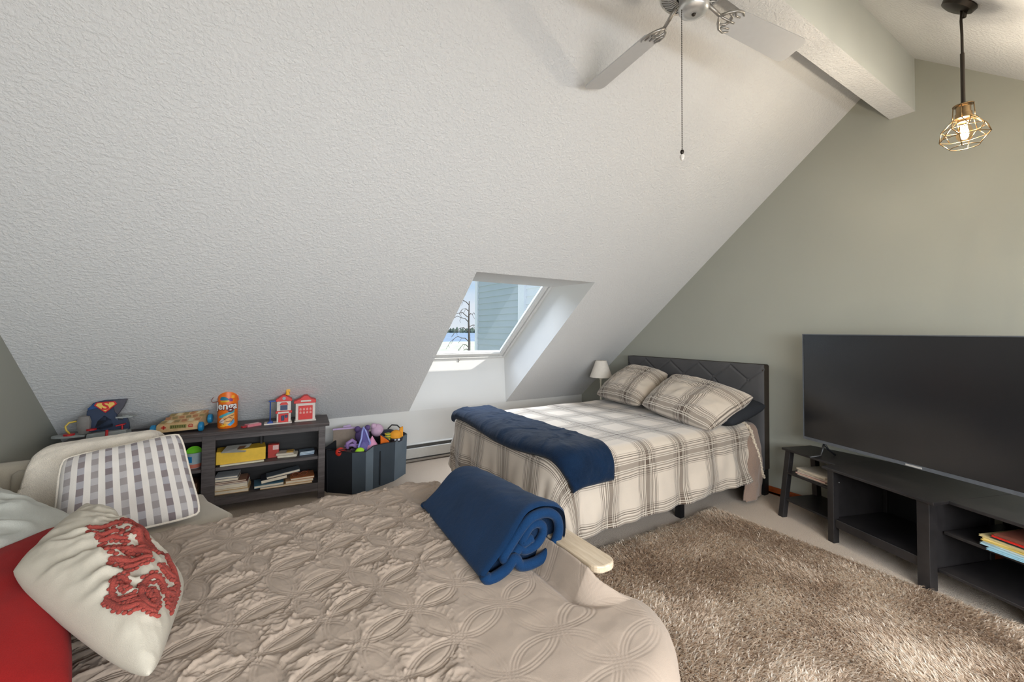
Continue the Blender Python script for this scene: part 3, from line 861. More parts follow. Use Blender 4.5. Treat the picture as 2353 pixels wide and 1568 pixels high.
def build_throw():
    # strip across the foot, in the comforter's plane
    n, m = 90, 300
    a = np.linspace(0, 1, n); bq = np.linspace(0, 1, m); A, B = np.meshgrid(a, bq, indexing='ij')
    ys = 3.74-B*(3.74-1.925)
    x0 = 1.64+.02*np.sin(ys*4)+.02*np.clip((2.5-ys)/.6, 0, 1)**1.3; x1 = 2.08+.02*np.sin(ys*3+1)-.02*np.clip((2.4-ys)/.5, 0, 1)
    X = x0+(x1-x0)*A
    edge = np.minimum(np.minimum(A, 1-A)*.46, np.minimum(B, 1-B)*1.9)
    puff = .052*np.sqrt(np.clip(edge/.045, 0, 1)*(2-np.clip(edge/.045, 0, 1)))+.012
    wr = fbm(X*9, ys*9, 4, 3)*.018+ridge(X*6+fbm(X*5, ys*5, 2, 2)*3, ys*6, 12)**2*.010
    puff = puff+wr*np.clip(edge/.05, 0, 1)
    P, *_ = bed_cloth(X, ys, h=puff)
    Pb, *_ = bed_cloth(X, ys, h=.012)
    import bmesh
    me = grid_mesh('folded_throw', P); mb = grid_mesh('tmp', Pb[:, ::-1]); bm = bmesh.new(); bm.from_mesh(me); bm.from_mesh(mb)
    bmesh.ops.remove_doubles(bm, verts=bm.verts, dist=.004); bm.to_mesh(me); bm.free(); bpy.data.meshes.remove(mb)
    me.polygons.foreach_set('use_smooth', [True]*len(me.polygons))
    o = me_obj('folded_throw', me, M_navy_dk)
    tag(o, 'folded navy plush throw laid across the foot of the plaid bed', 'throw blanket')
build_throw()

def build_bed_pillows():
    o, *_ = pillow('pillow', [(3.50, 2.62, ZT+.04), (3.45, 2.02, ZT+.03), (4.0, 1.99, .84), (4.0, 2.6, .88)], .20, M_slate_pil, seed=8, pinch=.03)
    tag(o, 'charcoal pillow peeking out from under the nearer plaid pillow', 'pillow')
    o, *_ = pillow('plaid_pillow', [(3.47, 3.72, ZT+.06), (3.32, 2.90, ZT+.06), (3.97, 3.02, 1.04), (3.96, 3.58, 1.09)], .25, M_plaid, seed=2, folds=.9, uvs=(.75, .62), wr=.012)
    tag(o, 'plaid pillow on the far side of the bed, nearer the table lamp', 'pillow')
    o, *_ = pillow('plaid_pillow', [(3.30, 2.90, ZT+.08), (3.20, 2.06, ZT-.01), (3.84, 2.00, .93), (3.93, 2.96, 1.04)], .25, M_plaid, seed=21, folds=.9, uvs=(.85, .62), wr=.014)
    tag(o, 'plaid pillow resting on the charcoal pillow, nearer the television', 'pillow')
M_slate_pil = m_fabric('charcoal_pillowcase', (42, 44, 48), sheen=0)
build_bed_pillows()

# nightstand + lamp behind the bed
def build_lamp():
    x, y = 3.86, 4.10
    t = thing('nightstand', 'small dark nightstand hidden behind the queen bed under the lamp', 'nightstand', (x, y, 0))
    b = MB(); b.box(-.2, .2, -.2, .2, .50, .53, bev=.004); b.build('top', M_black_wood, t)
    for i in (-1, 1):
        for j in (-1, 1):
            b = MB(); b.box(i*.17-.018, i*.17+.018, j*.17-.018, j*.17+.018, 0, .50); b.build('leg', M_black_wood, t)
    b = MB(); b.box(-.16, .16, -.16, .16, .36, .48); b.build('drawer', M_black_wood, t)
    l = thing('table_lamp', 'small ivory table lamp with a white cone shade in the corner', 'table lamp', (3.80, 3.94, .53))
    b = MB(); b.lathe([(.001, 0), (.06, 0), (.062, .012), (.03, .025), (.016, .04), (.014, .08), (.017, .1), (.013, .12), (.012, .31), (.017, .33), (.013, .345), (.024, .375), (.012, .385), (.008, .40), (.001, .40)], n=24)
    b.build('base', M_ivory, l, smooth=50)
    b = MB(); b.lathe([(.142, .395), (.068, .605), (.065, .605), (.139, .395)], n=40); b.lathe([(.141, .393), (.143, .400), (.140, .406)], n=40); b.build('lamp_shade', M_shade, l, smooth=60)
    b = MB(); b.tube([(0, 0, .40), (0, 0, .60)], .004, 6); b.tube([(-.05, 0, .585), (.05, 0, .585)], .002, 5); b.tube([(0, -.05, .585), (0, .05, .585)], .002, 5); b.sphere((0, 0, .605), .008, 8, 6); b.build('finial', M_pewter, l, smooth=90)
build_lamp()

# ------------------------------------------------------------------ sleeper bed with quilt, in front
def build_sleeper():
    t = thing('futon_bed', 'low sleeper bed with a pale oak arm at its side', 'bed', (0, 1.7, 0))
    oy = 1.7
    b = MB(); b.box(-1.02, 1.03, .78-oy, 2.68-oy, .20, .44, bev=.05); b.build('mattress', M_beige, t, smooth=50)
    b = MB(); b.box(-1.0, 1.06, .80-oy, 2.64-oy, .14, .20); b.build('frame', M_oak, t)
    b = MB()
    w0, w1 = 1.128, 1.242
    y0, y1 = 1.19-oy, 2.32-oy; r = .045
    poly = [(w0, y1), (w0, y0+r)]
    poly += [(w0+r-r*math.cos(q*math.pi/12), y0+r-r*math.sin(q*math.pi/12)) for q in range(1, 7)]
    poly += [(w1-r+r*math.sin(q*math.pi/12), y0+r-r*math.cos(q*math.pi/12)) for q in range(0, 7)]
    poly += [(w1, y1)]
    b.prism(poly, .572, .60); arm = b.build('arm_rest', M_oak, t, mod=.006)
    for y in (y0+.14, y1-.10):
        b = MB(); b.box(w0+.03, w1-.03, y-.03, y+.03, 0, .573); b.build('leg', M_oak, t)
    b = MB(); b.box(w0+.035, w1-.035, y0+.1, y1-.1, .16, .26, bev=.005); b.build('rail', M_oak, t)
    for x in (-.95, 1.0):
        for y in (.86, 2.56):
            b = MB(); b.box(x-.03, x+.03, y-oy-.03, y-oy+.03, 0, .14); b.build('leg', M_oak, t)
build_sleeper()

def quilt_height(X, Y):
    """stitched petals of overlapping rings, with puckers between them"""
    s = .215; R = s*.7071
    d = np.full(X.shape, 9.0)
    cnt = np.zeros(X.shape)
    wx = X+fbm(X*3, Y*3, 2, 51)*.03; wy = Y+fbm(X*3, Y*3, 2, 52)*.03
    c, s_ = math.cos(.35), math.sin(.35); u = wx*c+wy*s_; v = -wx*s_+wy*c
    ci = np.round(u/s); cj = np.round(v/s)
    for i in (-1, 0, 1):
        for j in (-1, 0, 1):
            rr = np.hypot(u-(ci+i)*s, v-(cj+j)*s)
            cnt += rr < R
            for k, off in enumerate((0, -.011, -.022)):
                dd = np.abs(rr-R-off); d = np.where(rr < R+.03, np.minimum(d, dd), d)
    stitch = -np.exp(-(d/.0032)**2)*.0030
    petal = np.clip((cnt-1), 0, 1)
    smooth = np.clip(((X-.35)*1.1-(Y-1.55)*.55+.02*0-.42)/.14+fbm(X*5, Y*5, 3, 71)*2.0, 0, 1)*(Y < 2.28)
    rough = 1-smooth
    # puckers: sharp little creases gathered between the stitched petals
    qx = X+fbm(X*5, Y*5, 3, 61)*.10; qy = Y+fbm(X*5, Y*5, 3, 62)*.10
    def cr(fx, fy, seed, k): return ridge(qx*fx, qy*fy, seed)**k
    p1 = cr(13, 25, 63, 3.0); p2 = ridge((qx+qy)*15+4, (qy-qx)*30+9, 64)**3; p3 = ridge((qx-qy)*22, (qy+qx)*46, 65)**2.5; p4 = cr(52, 70, 68, 2)
    gate = .35+.65*np.clip(fbm(X*6, Y*6, 2, 69)*3+.5, 0, 1)
    puff = np.clip(d/.05, 0, 1)*.007
    puck = (p1*.0075+p2*.0062+p3*.0052+p4*.0018)*rough*(1-.72*petal)*gate+puff*rough
    soft = fbm(X*7, Y*7, 3, 66)*.012*smooth
    big = fbm(X*2.1, Y*2.1, 3, 67)*.022
    return stitch*(.75-.15*smooth)+puck+soft+big

def build_quilt():
    x0, x1, y0, y1 = -1.02, 1.12, .86, 2.62
    xs = np.arange(x0-.1, x1+.50, .0036); ys = np.arange(y0-.20, y1+.36, .0036)
    X, Y = np.meshgrid(xs, ys, indexing='ij')
    h = quilt_height(X, Y)+.012
    rect = (x0, x1-.02, y0, y1)
    P, s, nx, ny = drape(X, Y, rect, .10, .50, flare=.05, h=h, rc=.22, zmin=.02)
    # right-hand side: swells past the arm's end, tucked up inside the arm further in
    tuck = np.clip((P[..., 1]-1.10)/.12, 0, 1)
    over = np.clip(1-tuck, 0, 1)
    bul = np.exp(-((P[..., 1]-1.10)/.28)**2)*np.clip((X-.75)/.35, 0, 1)*.095
    P[..., 0] += bul*over+bul*.35*tuck
    # inside the arm: the cloth climbs and folds down behind
    e = X-(x1-.075)
    climb = np.clip(e/.065, 0, 1)
    zt = .50+h-.022*np.exp(-((e+.012)/.022)**2)+.090*climb**1.2
    xt = np.minimum(x1-.075+np.where(e > 0, e*.9, e), 1.112)
    z2 = np.where(e > .075, .50+.088-(e-.075)*.5, zt)
    m = tuck*(Y < 2.45)*np.clip((e+.10)/.05, 0, 1)
    m = m*np.clip((2.45-Y)/.1, 0, 1)
    P[..., 2] = P[..., 2]*(1-m)+np.maximum(z2, .30)*m
    P[..., 0] = P[..., 0]*(1-m)+np.minimum(xt, 1.118)*m
    o = sheet_obj('quilt', P, M_quilt, uv=np.stack([X, Y], -1), thick=0)
    tag(o, 'taupe bedspread stitched in overlapping rings over the low sleeper bed', 'quilt')
build_quilt()

def build_rolled_blanket():
    # cross-section seen at the near end (x,z), rolled along y
    out = [(.779, .538), (.80, .513), (.870, .530), (.914, .565), (.945, .520), (1.02, .508), (1.10, .525), (1.165, .575), (1.196, .635), (1.190, .70), (1.150, .745), (1.085, .765), (1.0, .755), (.93, .705), (.86, .635), (.80, .572)]
    # closed smooth outline
    def cat(P, n):
        R = []; N = len(P)
        for i in range(N):
            p0, p1, p2, p3 = [np.array(P[(i+k-1) % N]) for k in range(4)]
            for j in range(n):
                q = j/n; R.append(.5*((2*p1)+(-p0+p2)*q+(2*p0-5*p1+4*p2-p3)*q*q+(-p0+3*p1-3*p2+p3)*q**3))
        return np.array(R)
    o0 = cat(out, 8); n = len(o0); c0 = o0.mean(0)
    L = 60; yy = np.linspace(1.455, 2.26, L)
    t = thing('rolled_blanket', 'navy fleece blanket rolled up with its spiral end facing the armrest', 'blanket', (1.0, 1.85, .5))
    P = np.zeros((L, n+1, 3))
    for i, y in enumerate(yy):
        q = i/(L-1)
        sc = 1-.16*q; lowz = .512
        ed = min(q, 1-q)*.8/.03; rnd = 1-.06*(1-min(1, ed))**2
        x = c0[0]+.02*q+(o0[:, 0]-c0[0])*sc*rnd*(1+.05*q); z = lowz+(o0[:, 1]-lowz)*sc*rnd*(1-.10*q)
        w = (fbm(o0[:, 0]*8+y*2, o0[:, 1]*8+y*5, 3, 5))*.022*np.clip((o0[:, 1]-.53)/.05, 0, 1)
        P[i, :n, 0] = x+w; P[i, :n, 1] = y+.012*np.sin(o0[:, 0]*20); P[i, :n, 2] = z+w
        P[i, n] = P[i, 0]
    P[..., 0] -= 1.0; P[..., 1] -= 1.85; P[..., 2] -= .5
    me = grid_mesh('outer_layer', P); me_obj('outer_layer', me, M_navy, t)
    # spiral end faces: layered folds as flattened spiral strip with depth
    def face(yc, sgn, q):
        sc = 1-.16*q
        b = MB()
        ctr = np.array([1.03, .632])
        turns = 2.3; K = 230; pts = []
        for k in range(K):
            f = k/(K-1); a = f*turns*n
            i0 = int(a) % n; pr = o0[i0]*(1-(a % 1))+o0[(i0+1) % n]*(a % 1)
            kk = 1-.055-.86*f*(turns*1.0/turns)
            p = ctr+(pr-ctr)*max(kk, .06)
            x = c0[0]+.02*q+(p[0]-c0[0])*sc*(1+.05*q); z = .512+(p[1]-.512)*sc*(1-.10*q)
            pts.append((x-1.0, yc-1.85+sgn*(.004-.010*math.sin(f*8)+.028*f), z-.5))
        rr = [.0225*(1-.2*k/K) for k in range(K)]
        b.tube(pts, rr, 10)
        b.build('spiral_fold', M_navy, t, smooth=180)
        b = MB(); ring = [(c0[0]+.02*q+(ctr[0]+(p[0]-ctr[0])*.96-c0[0])*sc*(1+.05*q)-1.0, yc-1.85+sgn*.045, .512+(ctr[1]+(p[1]-ctr[1])*.95-.512)*sc*(1-.10*q)-.5) for p in o0]
        b.add(ring, [tuple(range(len(ring)))]); b.build('inner_layer', M_navy_dk, t)
    face(1.458, 1, 0); face(2.257, -1, 1)
build_rolled_blanket()

# ------------------------------------------------------------------ cushions
def build_cushions():
    # armchair cushion with checks
    o, *_ = pillow('checked_pillow', [(-.775, 2.74, .475), (-.20, 2.84, .485), (-.335, 3.10, .905), (-.815, 3.02, .845)], .16, M_check, seed=4, uvs=(1, 1), wr=.010, pinch=.05, piping=(.007, M_fleece))
    tag(o, 'cream and grey checked pillow leaning on the beige armchair', 'pillow')
    o, *_ = pillow('pillow', [(-1.20, 1.95, .60), (-.80, 1.80, .56), (-.60, 2.60, .64), (-1.12, 2.95, .84)], .20, M_blue_pale, seed=14, wr=.014, folds=1.2, n=80)
    tag(o, 'large pale blue grey pillow behind the red one', 'pillow')
    o, *_ = pillow('pillow', [(-1.0, 2.05, .64), (-.74, 1.28, .59), (-.33, 1.40, .585), (-.63, 2.50, .70)], .15, M_red_cloth, seed=31, wr=.006)
    tag(o, 'plain red pillow under the embroidered cushion', 'pillow')
    # embroidered cushion
    q = [(-.63, 1.93, .75), (-.19, 1.36, .62), (-.17, 1.84, .62), (-.555, 2.36, .79)]
    th = .19
    o, base, nrm, FS = pillow('embroidered_pillow', q, th, M_linen, seed=77, wr=.012, pinch=.015, rc=.07, folds=1.6, n=90)
    tag(o, 'linen cushion with raised coral red scroll embroidery, propped on the red pillow', 'pillow')
    qq = [np.array(a) for a in q]
    def S(u, v, h=0):
        n_ = FS.shape[0]-1; a_ = min(max(u, 0), 1)*n_; c_ = min(max(v, 0), 1)*n_
        i, j = min(int(a_), n_-1), min(int(c_), n_-1); fa, fc = a_-i, c_-j
        p = (FS[i, j]*(1-fa)+FS[i+1, j]*fa)*(1-fc)+(FS[i, j+1]*(1-fa)+FS[i+1, j+1]*fa)*fc
        return tuple(p+nrm*(h+.002))
    def chaikin(P, k=3):
        P = [np.array(p) for p in P]
        for _ in range(k):
            R = [P[0]]
            for i in range(len(P)-1): R += [P[i]*.75+P[i+1]*.25, P[i]*.25+P[i+1]*.75]
            P = R+[P[-1]]
        return P
    strokes = [([(.28, .42), (.34, .48), (.40, .58), (.48, .72)], 1.3), ([(.36, .38), (.44, .48), (.50, .60)], 1.4), ([(.40, .36), (.46, .46), (.54, .56)], 1.4),
               ([(.38, .62), (.44, .74), (.54, .80), (.64, .78), (.72, .76)], 1.5), ([(.48, .58), (.56, .66), (.66, .68), (.76, .70)], 1.7),
               ([(.46, .34), (.52, .42), (.60, .54), (.72, .58)], 1.8), ([(.52, .30), (.60, .36), (.66, .46), (.74, .54)], 1.6), ([(.62, .32), (.66, .40), (.72, .48)], 1.2),
               ([(.76, .22), (.72, .15), (.66, .12), (.61, .16), (.62, .24), (.67, .27), (.70, .24), (.69, .20), (.66, .20)], 1.2), ([(.62, .09), (.70, .09), (.76, .13), (.80, .20)], 1.4),
               ([(.90, .46), (.87, .50), (.81, .46), (.76, .36), (.77, .27), (.82, .22), (.87, .26), (.88, .34), (.85, .38), (.82, .34), (.83, .29)], 1.4), ([(.80, .20), (.86, .21), (.90, .27)], 1.2),
               ([(.76, .80), (.84, .74), (.90, .72), (.95, .66), (.96, .56), (.96, .44)], 1.5), ([(.82, .58), (.86, .60), (.90, .64), (.94, .72)], 1.4), ([(.81, .55), (.82, .62), (.87, .66), (.86, .58)], 1.1),
               ([(.90, .46), (.93, .52), (.95, .58)], 1.3), ([(.92, .42), (.95, .46), (.96, .52)], 1.1), ([(.56, .74), (.62, .70), (.68, .74)], 1.3), ([(.58, .48), (.64, .58), (.70, .66)], 1.3)]
    b = MB(); r = random.Random(9)
    for P, w in strokes:
        C_ = chaikin(P, 3)
        pts = [S(*p, .002) for p in C_]
        n = len(pts)
        b.tube(pts, [.0060*w*(.55+.45*math.sin(math.pi*min(1, (i+2)/n))) for i in range(n)], 8)
        for i in range(1, n-1, 3):       # scalloped lobes
            t_ = C_[i+1]-C_[i-1]; L = np.hypot(*t_); nv = np.array([-t_[1], t_[0]])/max(L, 1e-6)
            for sg in (-1, 1):
                c = C_[i]+nv*sg*.015*w*r.uniform(.7, 1.1)
                p = S(min(c[0], .97), min(max(c[1], .03), .97), .0)
                b.sphere(p, .0060*w**.5, 8, 6, sc=(1, 1, .75))
    b.build('embroidery', M_coral, o, smooth=180)
build_cushions()

# ------------------------------------------------------------------ beige armchair + fleece
def build_armchair():
    t = thing('armchair', 'beige upholstered armchair against the left gable, cream fleece over its back', 'armchair', (-.65, 3.0, 0))
    ox, oy = -.65, 3.0
    b = MB(); b.box(-1.20-ox, -.16-ox, 2.76-oy, 3.42-oy, .14, .30, bev=.03); b.build('seat_base', M_beige, t, smooth=50)
    b = MB(); poly = [(-1.10, 2.70), (-.20, 2.70)]
    poly = [(-1.12-ox, 2.745-oy), (-.10-ox, 2.745-oy), (-.07-ox, 2.775-oy), (-.07-ox, 2.86-oy), (-.20-ox, 3.14-oy), (-.24-ox, 3.3-oy), (-1.12-ox, 3.3-oy)]
    b.prism(poly, .28, .465); b.build('seat_cushion', M_beige, t, mod=.025, smooth=50)
    b = MB(); b.M = Matrix.Translation((0, .27, .28)) @ Matrix.Rotation(math.radians(-9), 4, 'X')
    b.box(-1.225-ox, -.40-ox, 0, .15, 0, .50, bev=.03); bk = b.build('backrest', M_beige, t, smooth=50)
    b = MB(); b.M = Matrix.Translation((0, .27, .28)) @ Matrix.Rotation(math.radians(-9), 4, 'X')
    b.box(-1.07-ox, -.44-ox, -.05, .02, .12, .455, bev=.022); b.build('back_cushion', M_beige, t, smooth=50)
    b = MB(); b.box(-1.232-ox, -1.10-ox, 2.74-oy, 3.34-oy, .14, .62, bev=.03); b.build('arm', M_beige, t, smooth=50)
    for x in (-1.12, -.28):
        for y in (2.76, 3.36):
            b = MB(); b.box(x-ox-.025, x-ox+.025, y-oy-.025, y-oy+.025, 0, .14); b.build('leg', M_black_wood, t)
    # fleece over the back
    us = np.linspace(-.99, -.46, 60); vs = np.linspace(0, 1, 90)
    U_, V_ = np.meshgrid(us, vs, indexing='ij')
    prof = [(3.05, .50), (3.10, .60), (3.17, .76), (3.215, .835), (3.27, .868), (3.36, .868), (3.42, .835), (3.47, .76), (3.48, .60), (3.49, .45)]
    pr = np.array(prof); tt = np.linspace(0, 1, len(prof))
    Yv = np.interp(V_, tt, pr[:, 0]); Zv = np.interp(V_, tt, pr[:, 1])
    for _ in range(3):
        Yv[:, 1:-1] = (Yv[:, :-2]+2*Yv[:, 1:-1]+Yv[:, 2:])/4; Zv[:, 1:-1] = (Zv[:, :-2]+2*Zv[:, 1:-1]+Zv[:, 2:])/4
    ed = np.minimum(U_+.99, -.46-U_)
    n_ = fbm(U_*6, V_*3, 4, 7)*.03
    droop = -.035*np.exp(-ed/.025)
    X = U_+(V_-.3)*.03; P = np.stack([X, Yv-n_*.6, Zv+n_+droop*(Zv > .7)+(U_+.7)*.06], -1)
    o = sheet_obj('fleece_blanket', P, M_fleece, thick=.028)
    tag(o, 'cream sherpa fleece draped over the back of the beige armchair', 'blanket')
build_armchair()

# ------------------------------------------------------------------ low console with toys
CA = math.radians(175)
CD = np.array([math.cos(CA), math.sin(CA)]); CN = np.array([-CD[1]*-1, CD[0]*-1])   # along (leftwards), depth (to the wall)
CN = np.array([CD[1], -CD[0]]) if (np.array([CD[1], -CD[0]])[1] > 0) else -np.array([CD[1], -CD[0]])
FR = np.array([.58, 4.09])
def cab(s, d, z=0):
    p = FR+CD*s+CN*d; return (float(p[0]), float(p[1]), z)
CROT = math.atan2(-CD[1], -CD[0])      # local +x to the right, +y into the wall
CTOP = .672
def build_console():
    W, Dp = 1.72, .36
    t = thing('media_console', 'low grey brown wood console with open shelves under the slope', 'console', cab(W/2, 0), CROT)
    w = W/2
    b = MB(); b.prism([(-.030, .645), (-.012, .640), (Dp+.01, .640), (Dp+.01, CTOP), (-.030, CTOP), (-.036, .665)], -w-.03, w+.03, axis='x'); b.build('top', M_cab, t)
    for x0, x1 in ((-w, -w+.055), (w-.055, w), (-.045, .045)):
        b = MB(); b.box(x0, x1, 0 if abs(x0) > .1 else .07, .03, 0 if abs(x0) > .1 else .07, .64) if False else b.box(x0, x1, 0, .03, 0 if abs(x0) > .1 else .07, .64, bev=.002); b.build('stile', M_cab, t)
    for x0, x1 in ((-w, -w+.05), (w-.05, w)):
        b = MB(); b.box(x0, x1, Dp-.05, Dp, 0, .64, bev=.002); b.build('rear_leg', M_cab, t)
    for x in (-w+.02, w-.035):
        b = MB(); b.box(x, x+.015, .03, Dp-.01, .07, .64); b.build('side_panel', M_cab, t)
    b = MB(); b.box(-.01, .01, .03, Dp-.01, .09, .64); b.build('divider', M_cab, t)
    for x0, x1 in ((-w+.055, -.045), (.045, w-.055)):
        b = MB(); b.box(x0, x1, .004, .028, .60, .64); b.build('apron', M_cab, t)
        b = MB(); b.box(x0, x1, .004, .028, .07, .14); b.build('bottom_rail', M_cab, t)
        b = MB(); b.box(x0, x1, .02, Dp-.015, .345, .372, bev=.002); b.build('shelf', M_cab, t)
        b = MB(); b.box(x0, x1, .02, Dp-.015, .12, .14); b.build('bottom_shelf', M_cab, t)
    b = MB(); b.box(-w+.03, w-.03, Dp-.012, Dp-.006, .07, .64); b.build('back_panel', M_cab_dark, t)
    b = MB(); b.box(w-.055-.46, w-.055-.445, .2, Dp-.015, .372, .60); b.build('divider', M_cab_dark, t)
build_console()
SH1, SH2 = .373, .141

def on_cab(name, label, cat, s, d, z, rot=0, group=None):
    return thing(name, label, cat, cab(s, d, z), CROT+rot, group)

def build_console_toys():
    # ---- superhero playset
    t = on_cab('toy_playset', 'dark blue and grey toy fortress with a red and yellow diamond crest', 'toy', 1.50, .0, CTOP, .04); t.scale = (.92, .92, .95)
    g = PC((150, 154, 152)); db = PC((38, 52, 78)); gd = PC((72, 70, 80)); red = PC((196, 34, 40)); rock = PC((124, 120, 116), .8); yel = PC((206, 176, 70))
    b = MB(); b.prism([(-.085, 0), (.16, 0), (.155, .088), (-.075, .076)], -.08, .07, axis='y'); b.build('base', g, t, mod=.004)
    b = MB(); b.tube([(-.03+.09*math.cos(q*math.pi/12)+.03, -.084, .0+.045*math.sin(q*math.pi/12)) for q in range(13)], .006, 6); b.build('arch', PC((60, 62, 62)), t, smooth=180)
    b = MB(); b.tube([(.045, -.09, -.0+.002), (.045, -.094, .05), (.045, -.088, .098)], .009, 8); b.build('ramp', red, t, smooth=180)
    b = MB(); b.prism([(-.08, .08), (-.10, .16), (-.095, .24), (-.06, .30), (.0, .315), (.135, .318), (.11, .25), (.08, .19), (.09, .16), (.14, .155), (.15, .085)], -.02, .02, axis='y'); b.build('fortress_wall', db, t, mod=.004)
    b = MB(); b.prism([(.06, .315), (.145, .318), (.125, .26), (.09, .20), (.07, .23)], -.03, .01, axis='y'); b.build('wing', gd, t, mod=.003)
    b = MB(); b.prism([(-.05, .30), (-.09, .26), (-.085, .25), (.0, .262), (.0, .29)], -.03, .0, axis='y'); b.build('roof_panel', PC((24, 66, 120)), t, mod=.003)
    b = MB(); b.prism([(-.03, .16), (.01, .20), (.055, .16), (.065, .11), (-.01, .09), (-.045, .11)], -.02, .0, axis='y'); b.build('cave_mouth', PC((20, 18, 18)), t)
    b = MB(); b.prism([(-.035, .305), (.075, .308), (.088, .286), (.02, .222), (-.048, .284)], -.042, -.02, axis='y'); cr = b.build('crest', red, t, mod=.002)
    b = MB(); b.prism([(-.027, .299), (.067, .302), (.076, .286), (.02, .234), (-.036, .284)], -.044, -.041, axis='y'); b.build('crest_field', PC((228, 190, 96)), cr)
    me = text_mesh('S', .085, .001, bold=.002); o = me_obj('lettering', me, red, cr); o.rotation_euler = (math.pi/2, 0, 0); o.location = (.021, -.0455, .274); o.scale = (1.2, 1, 1)
    b = MB(); b.lathe([(.001, 0), (.030, .0), (.040, .04), (.043, .09), (.032, .13), (.001, .138)], (-.105, -.03, .075), 12, sx=1, sy=.7); b.build('rock_tower', rock, t, smooth=30)
    b = MB(); b.prism([(-.20+.09*math.cos(q*math.pi/10), -.02+.05*math.sin(q*math.pi/10)) for q in range(5, 16)]+[(-.09, -.065), (-.08, .03)], .055, .072); b.build('platform', g, t, mod=.003)
    b = MB(); b.cyl((-.185, -.04, .072), .033, .012, 20); b.build('red_disc', red, t)
    b = MB(); b.cyl((-.055, -.05, .10), .030, .010, 20); b.build('red_disc', red, t)
    b = MB(); b.tube([(-.18, -.04, .084), (-.20, -.04, .11), (-.207, -.04, .14), (-.19, -.03, .165), (-.15, -.02, .17)], .0065, 8); b.build('crane_hook', yel, t, smooth=180)
    b = MB(); b.prism([(.085, -.06), (.19, -.055), (.20, .02), (.09, .03)], .176, .186); b.cyl((.14, -.02, .186), .025, .006, 18); b.build('helipad', g, t, mod=.002)
    b = MB(); b.prism([(.13, .08), (.165, .08), (.16, .13), (.145, .176), (.125, .176)], -.03, .0, axis='y'); b.build('support', db, t)
    b = MB(); b.prism([(.09, .115), (.145, .125), (.145, .133), (.09, .123)], -.065, -.03, axis='y'); b.tube([(.125, -.045, .085), (.125, -.045, .118)], .006, 8); b.build('lever', red, t)
    # ---- wooden block wagon
    t = on_cab('block_wagon', 'wooden block wagon on its side with bright blue wheels', 'toy wagon', 1.07, .14, CTOP, -.03)
    b = MB(); b.prism([(-.14, .012), (.135, .022), (.135, .088), (-.135, .072)], -.085, -.070, axis='y'); b.build('front_board', M_toywood, t, mod=.002)
    b = MB(); b.add([(-.135, -.072, .074), (.135, -.072, .088), (.165, .10, .145), (-.07, .10, .128), (-.135, -.072, .012), (.135, -.072, .02), (.165, .10, .02), (-.07, .10, .02)], [(0, 1, 2, 3), (4, 7, 6, 5), (0, 4, 5, 1), (1, 5, 6, 2), (2, 6, 7, 3), (3, 7, 4, 0)]); box = b.build('crate', M_toywood, t, mod=.002)
    r = random.Random(4)
    b = MB()
    for i in range(6):
        for j in range(3):
            u = (i+.5)/6; v = (j+.5)/3
            x = -.135+.27*u+.05*v; y = -.072+.172*v; z = (.075+.013*u)+(.055)*v+.0012
            b.M = Matrix.Translation((x, y, z)) @ Matrix.Rotation(.31, 4, 'X') @ Matrix.Rotation(r.uniform(-.3, .3), 4, 'Z'); b.box(-.016, .016, -.02, .02, -.001, .001, mi=r.choice((0, 1, 2)))
    b.build('printed_picture', [PC((150, 130, 80)), PC((180, 120, 76)), PC((216, 200, 160))], box)
    b = MB(); b.box(-.125+.02, -.125+.05, -.087, -.0855, .046, .056); b.box(-.125+.03, -.125+.04, -.087, -.0855, .036, .066); b.build('red_cross', PC((200, 50, 40)), t)
    b = MB(); b.box(-.05, .055, -.087, -.0855, .040, .068); 
    b.build('label_strip', PC((140, 134, 72)), t)
    b = MB()
    for k in range(7): b.box(-.045+k*.014, -.037+k*.014, -.0885, -.0865, .044+.003*(k % 2), .064)
    b.build('label_print', PC((84, 84, 40)), t)
    b = MB(); b.tube([(.083+.014*math.cos(q*math.pi/6), -.087, .056+.010*math.sin(q*math.pi/6)) for q in range(7)], .003, 6); b.box(.068, .098, -.088, -.0855, .044, .054); b.build('red_house_print', PC((190, 60, 50)), t)
    for x, y, z in ((-.155, -.078, .040), (.15, -.078, .040), (.185, .06, .075), (-.12, .06, .05)):
        b = MB(); b.lathe([(.001, 0), (.026, 0), (.036, .006), (.038, .018), (.036, .03), (.026, .036), (.001, .036)], (0, 0, -.018), 24)
        b.M = Matrix.Identity(4); o = b.build('wheel', PC((22, 126, 176)), t, smooth=40, loc=(x, y, z), rot=(0, math.pi/2, 0))
    b = MB(); b.prism([(-.155, -.02), (-.27, -.045), (-.28, -.02), (-.16, .01)], .002, .010); b.build('pull_board', M_toywood, t)
    # ---- orange tin of stacking-game snacks
    t = on_cab('game_canister', 'orange cylindrical block game canister with a cord loop', 'canister', .755, .15, CTOP)
    R = .072; H = .325
    b = MB(); b.lathe([(.001, 0), (R-.006, 0), (R, .008), (R, H-.01), (R-.004, H), (R-.01, H), (R-.012, H-.008), (.001, H-.008)], n=48); can = b.build('can', PC((236, 112, 20)), t, smooth=40)
    b = MB(); b.lathe([(R-.003, 0), (R+.002, 0), (R+.002, .006), (R-.003, .006)], (0, 0, H-.008), 48); b.build('rim', PC((226, 190, 160)), t, smooth=40)
    def wrap(me, z0, R_=R+.0012, a0=0):
        for v in me.vertices:
            a = v.co.x/R_+a0; rr = R_+max(0, v.co.z); z = v.co.y+z0
            v.co = (rr*math.sin(a), -rr*math.cos(a), z)
        return me
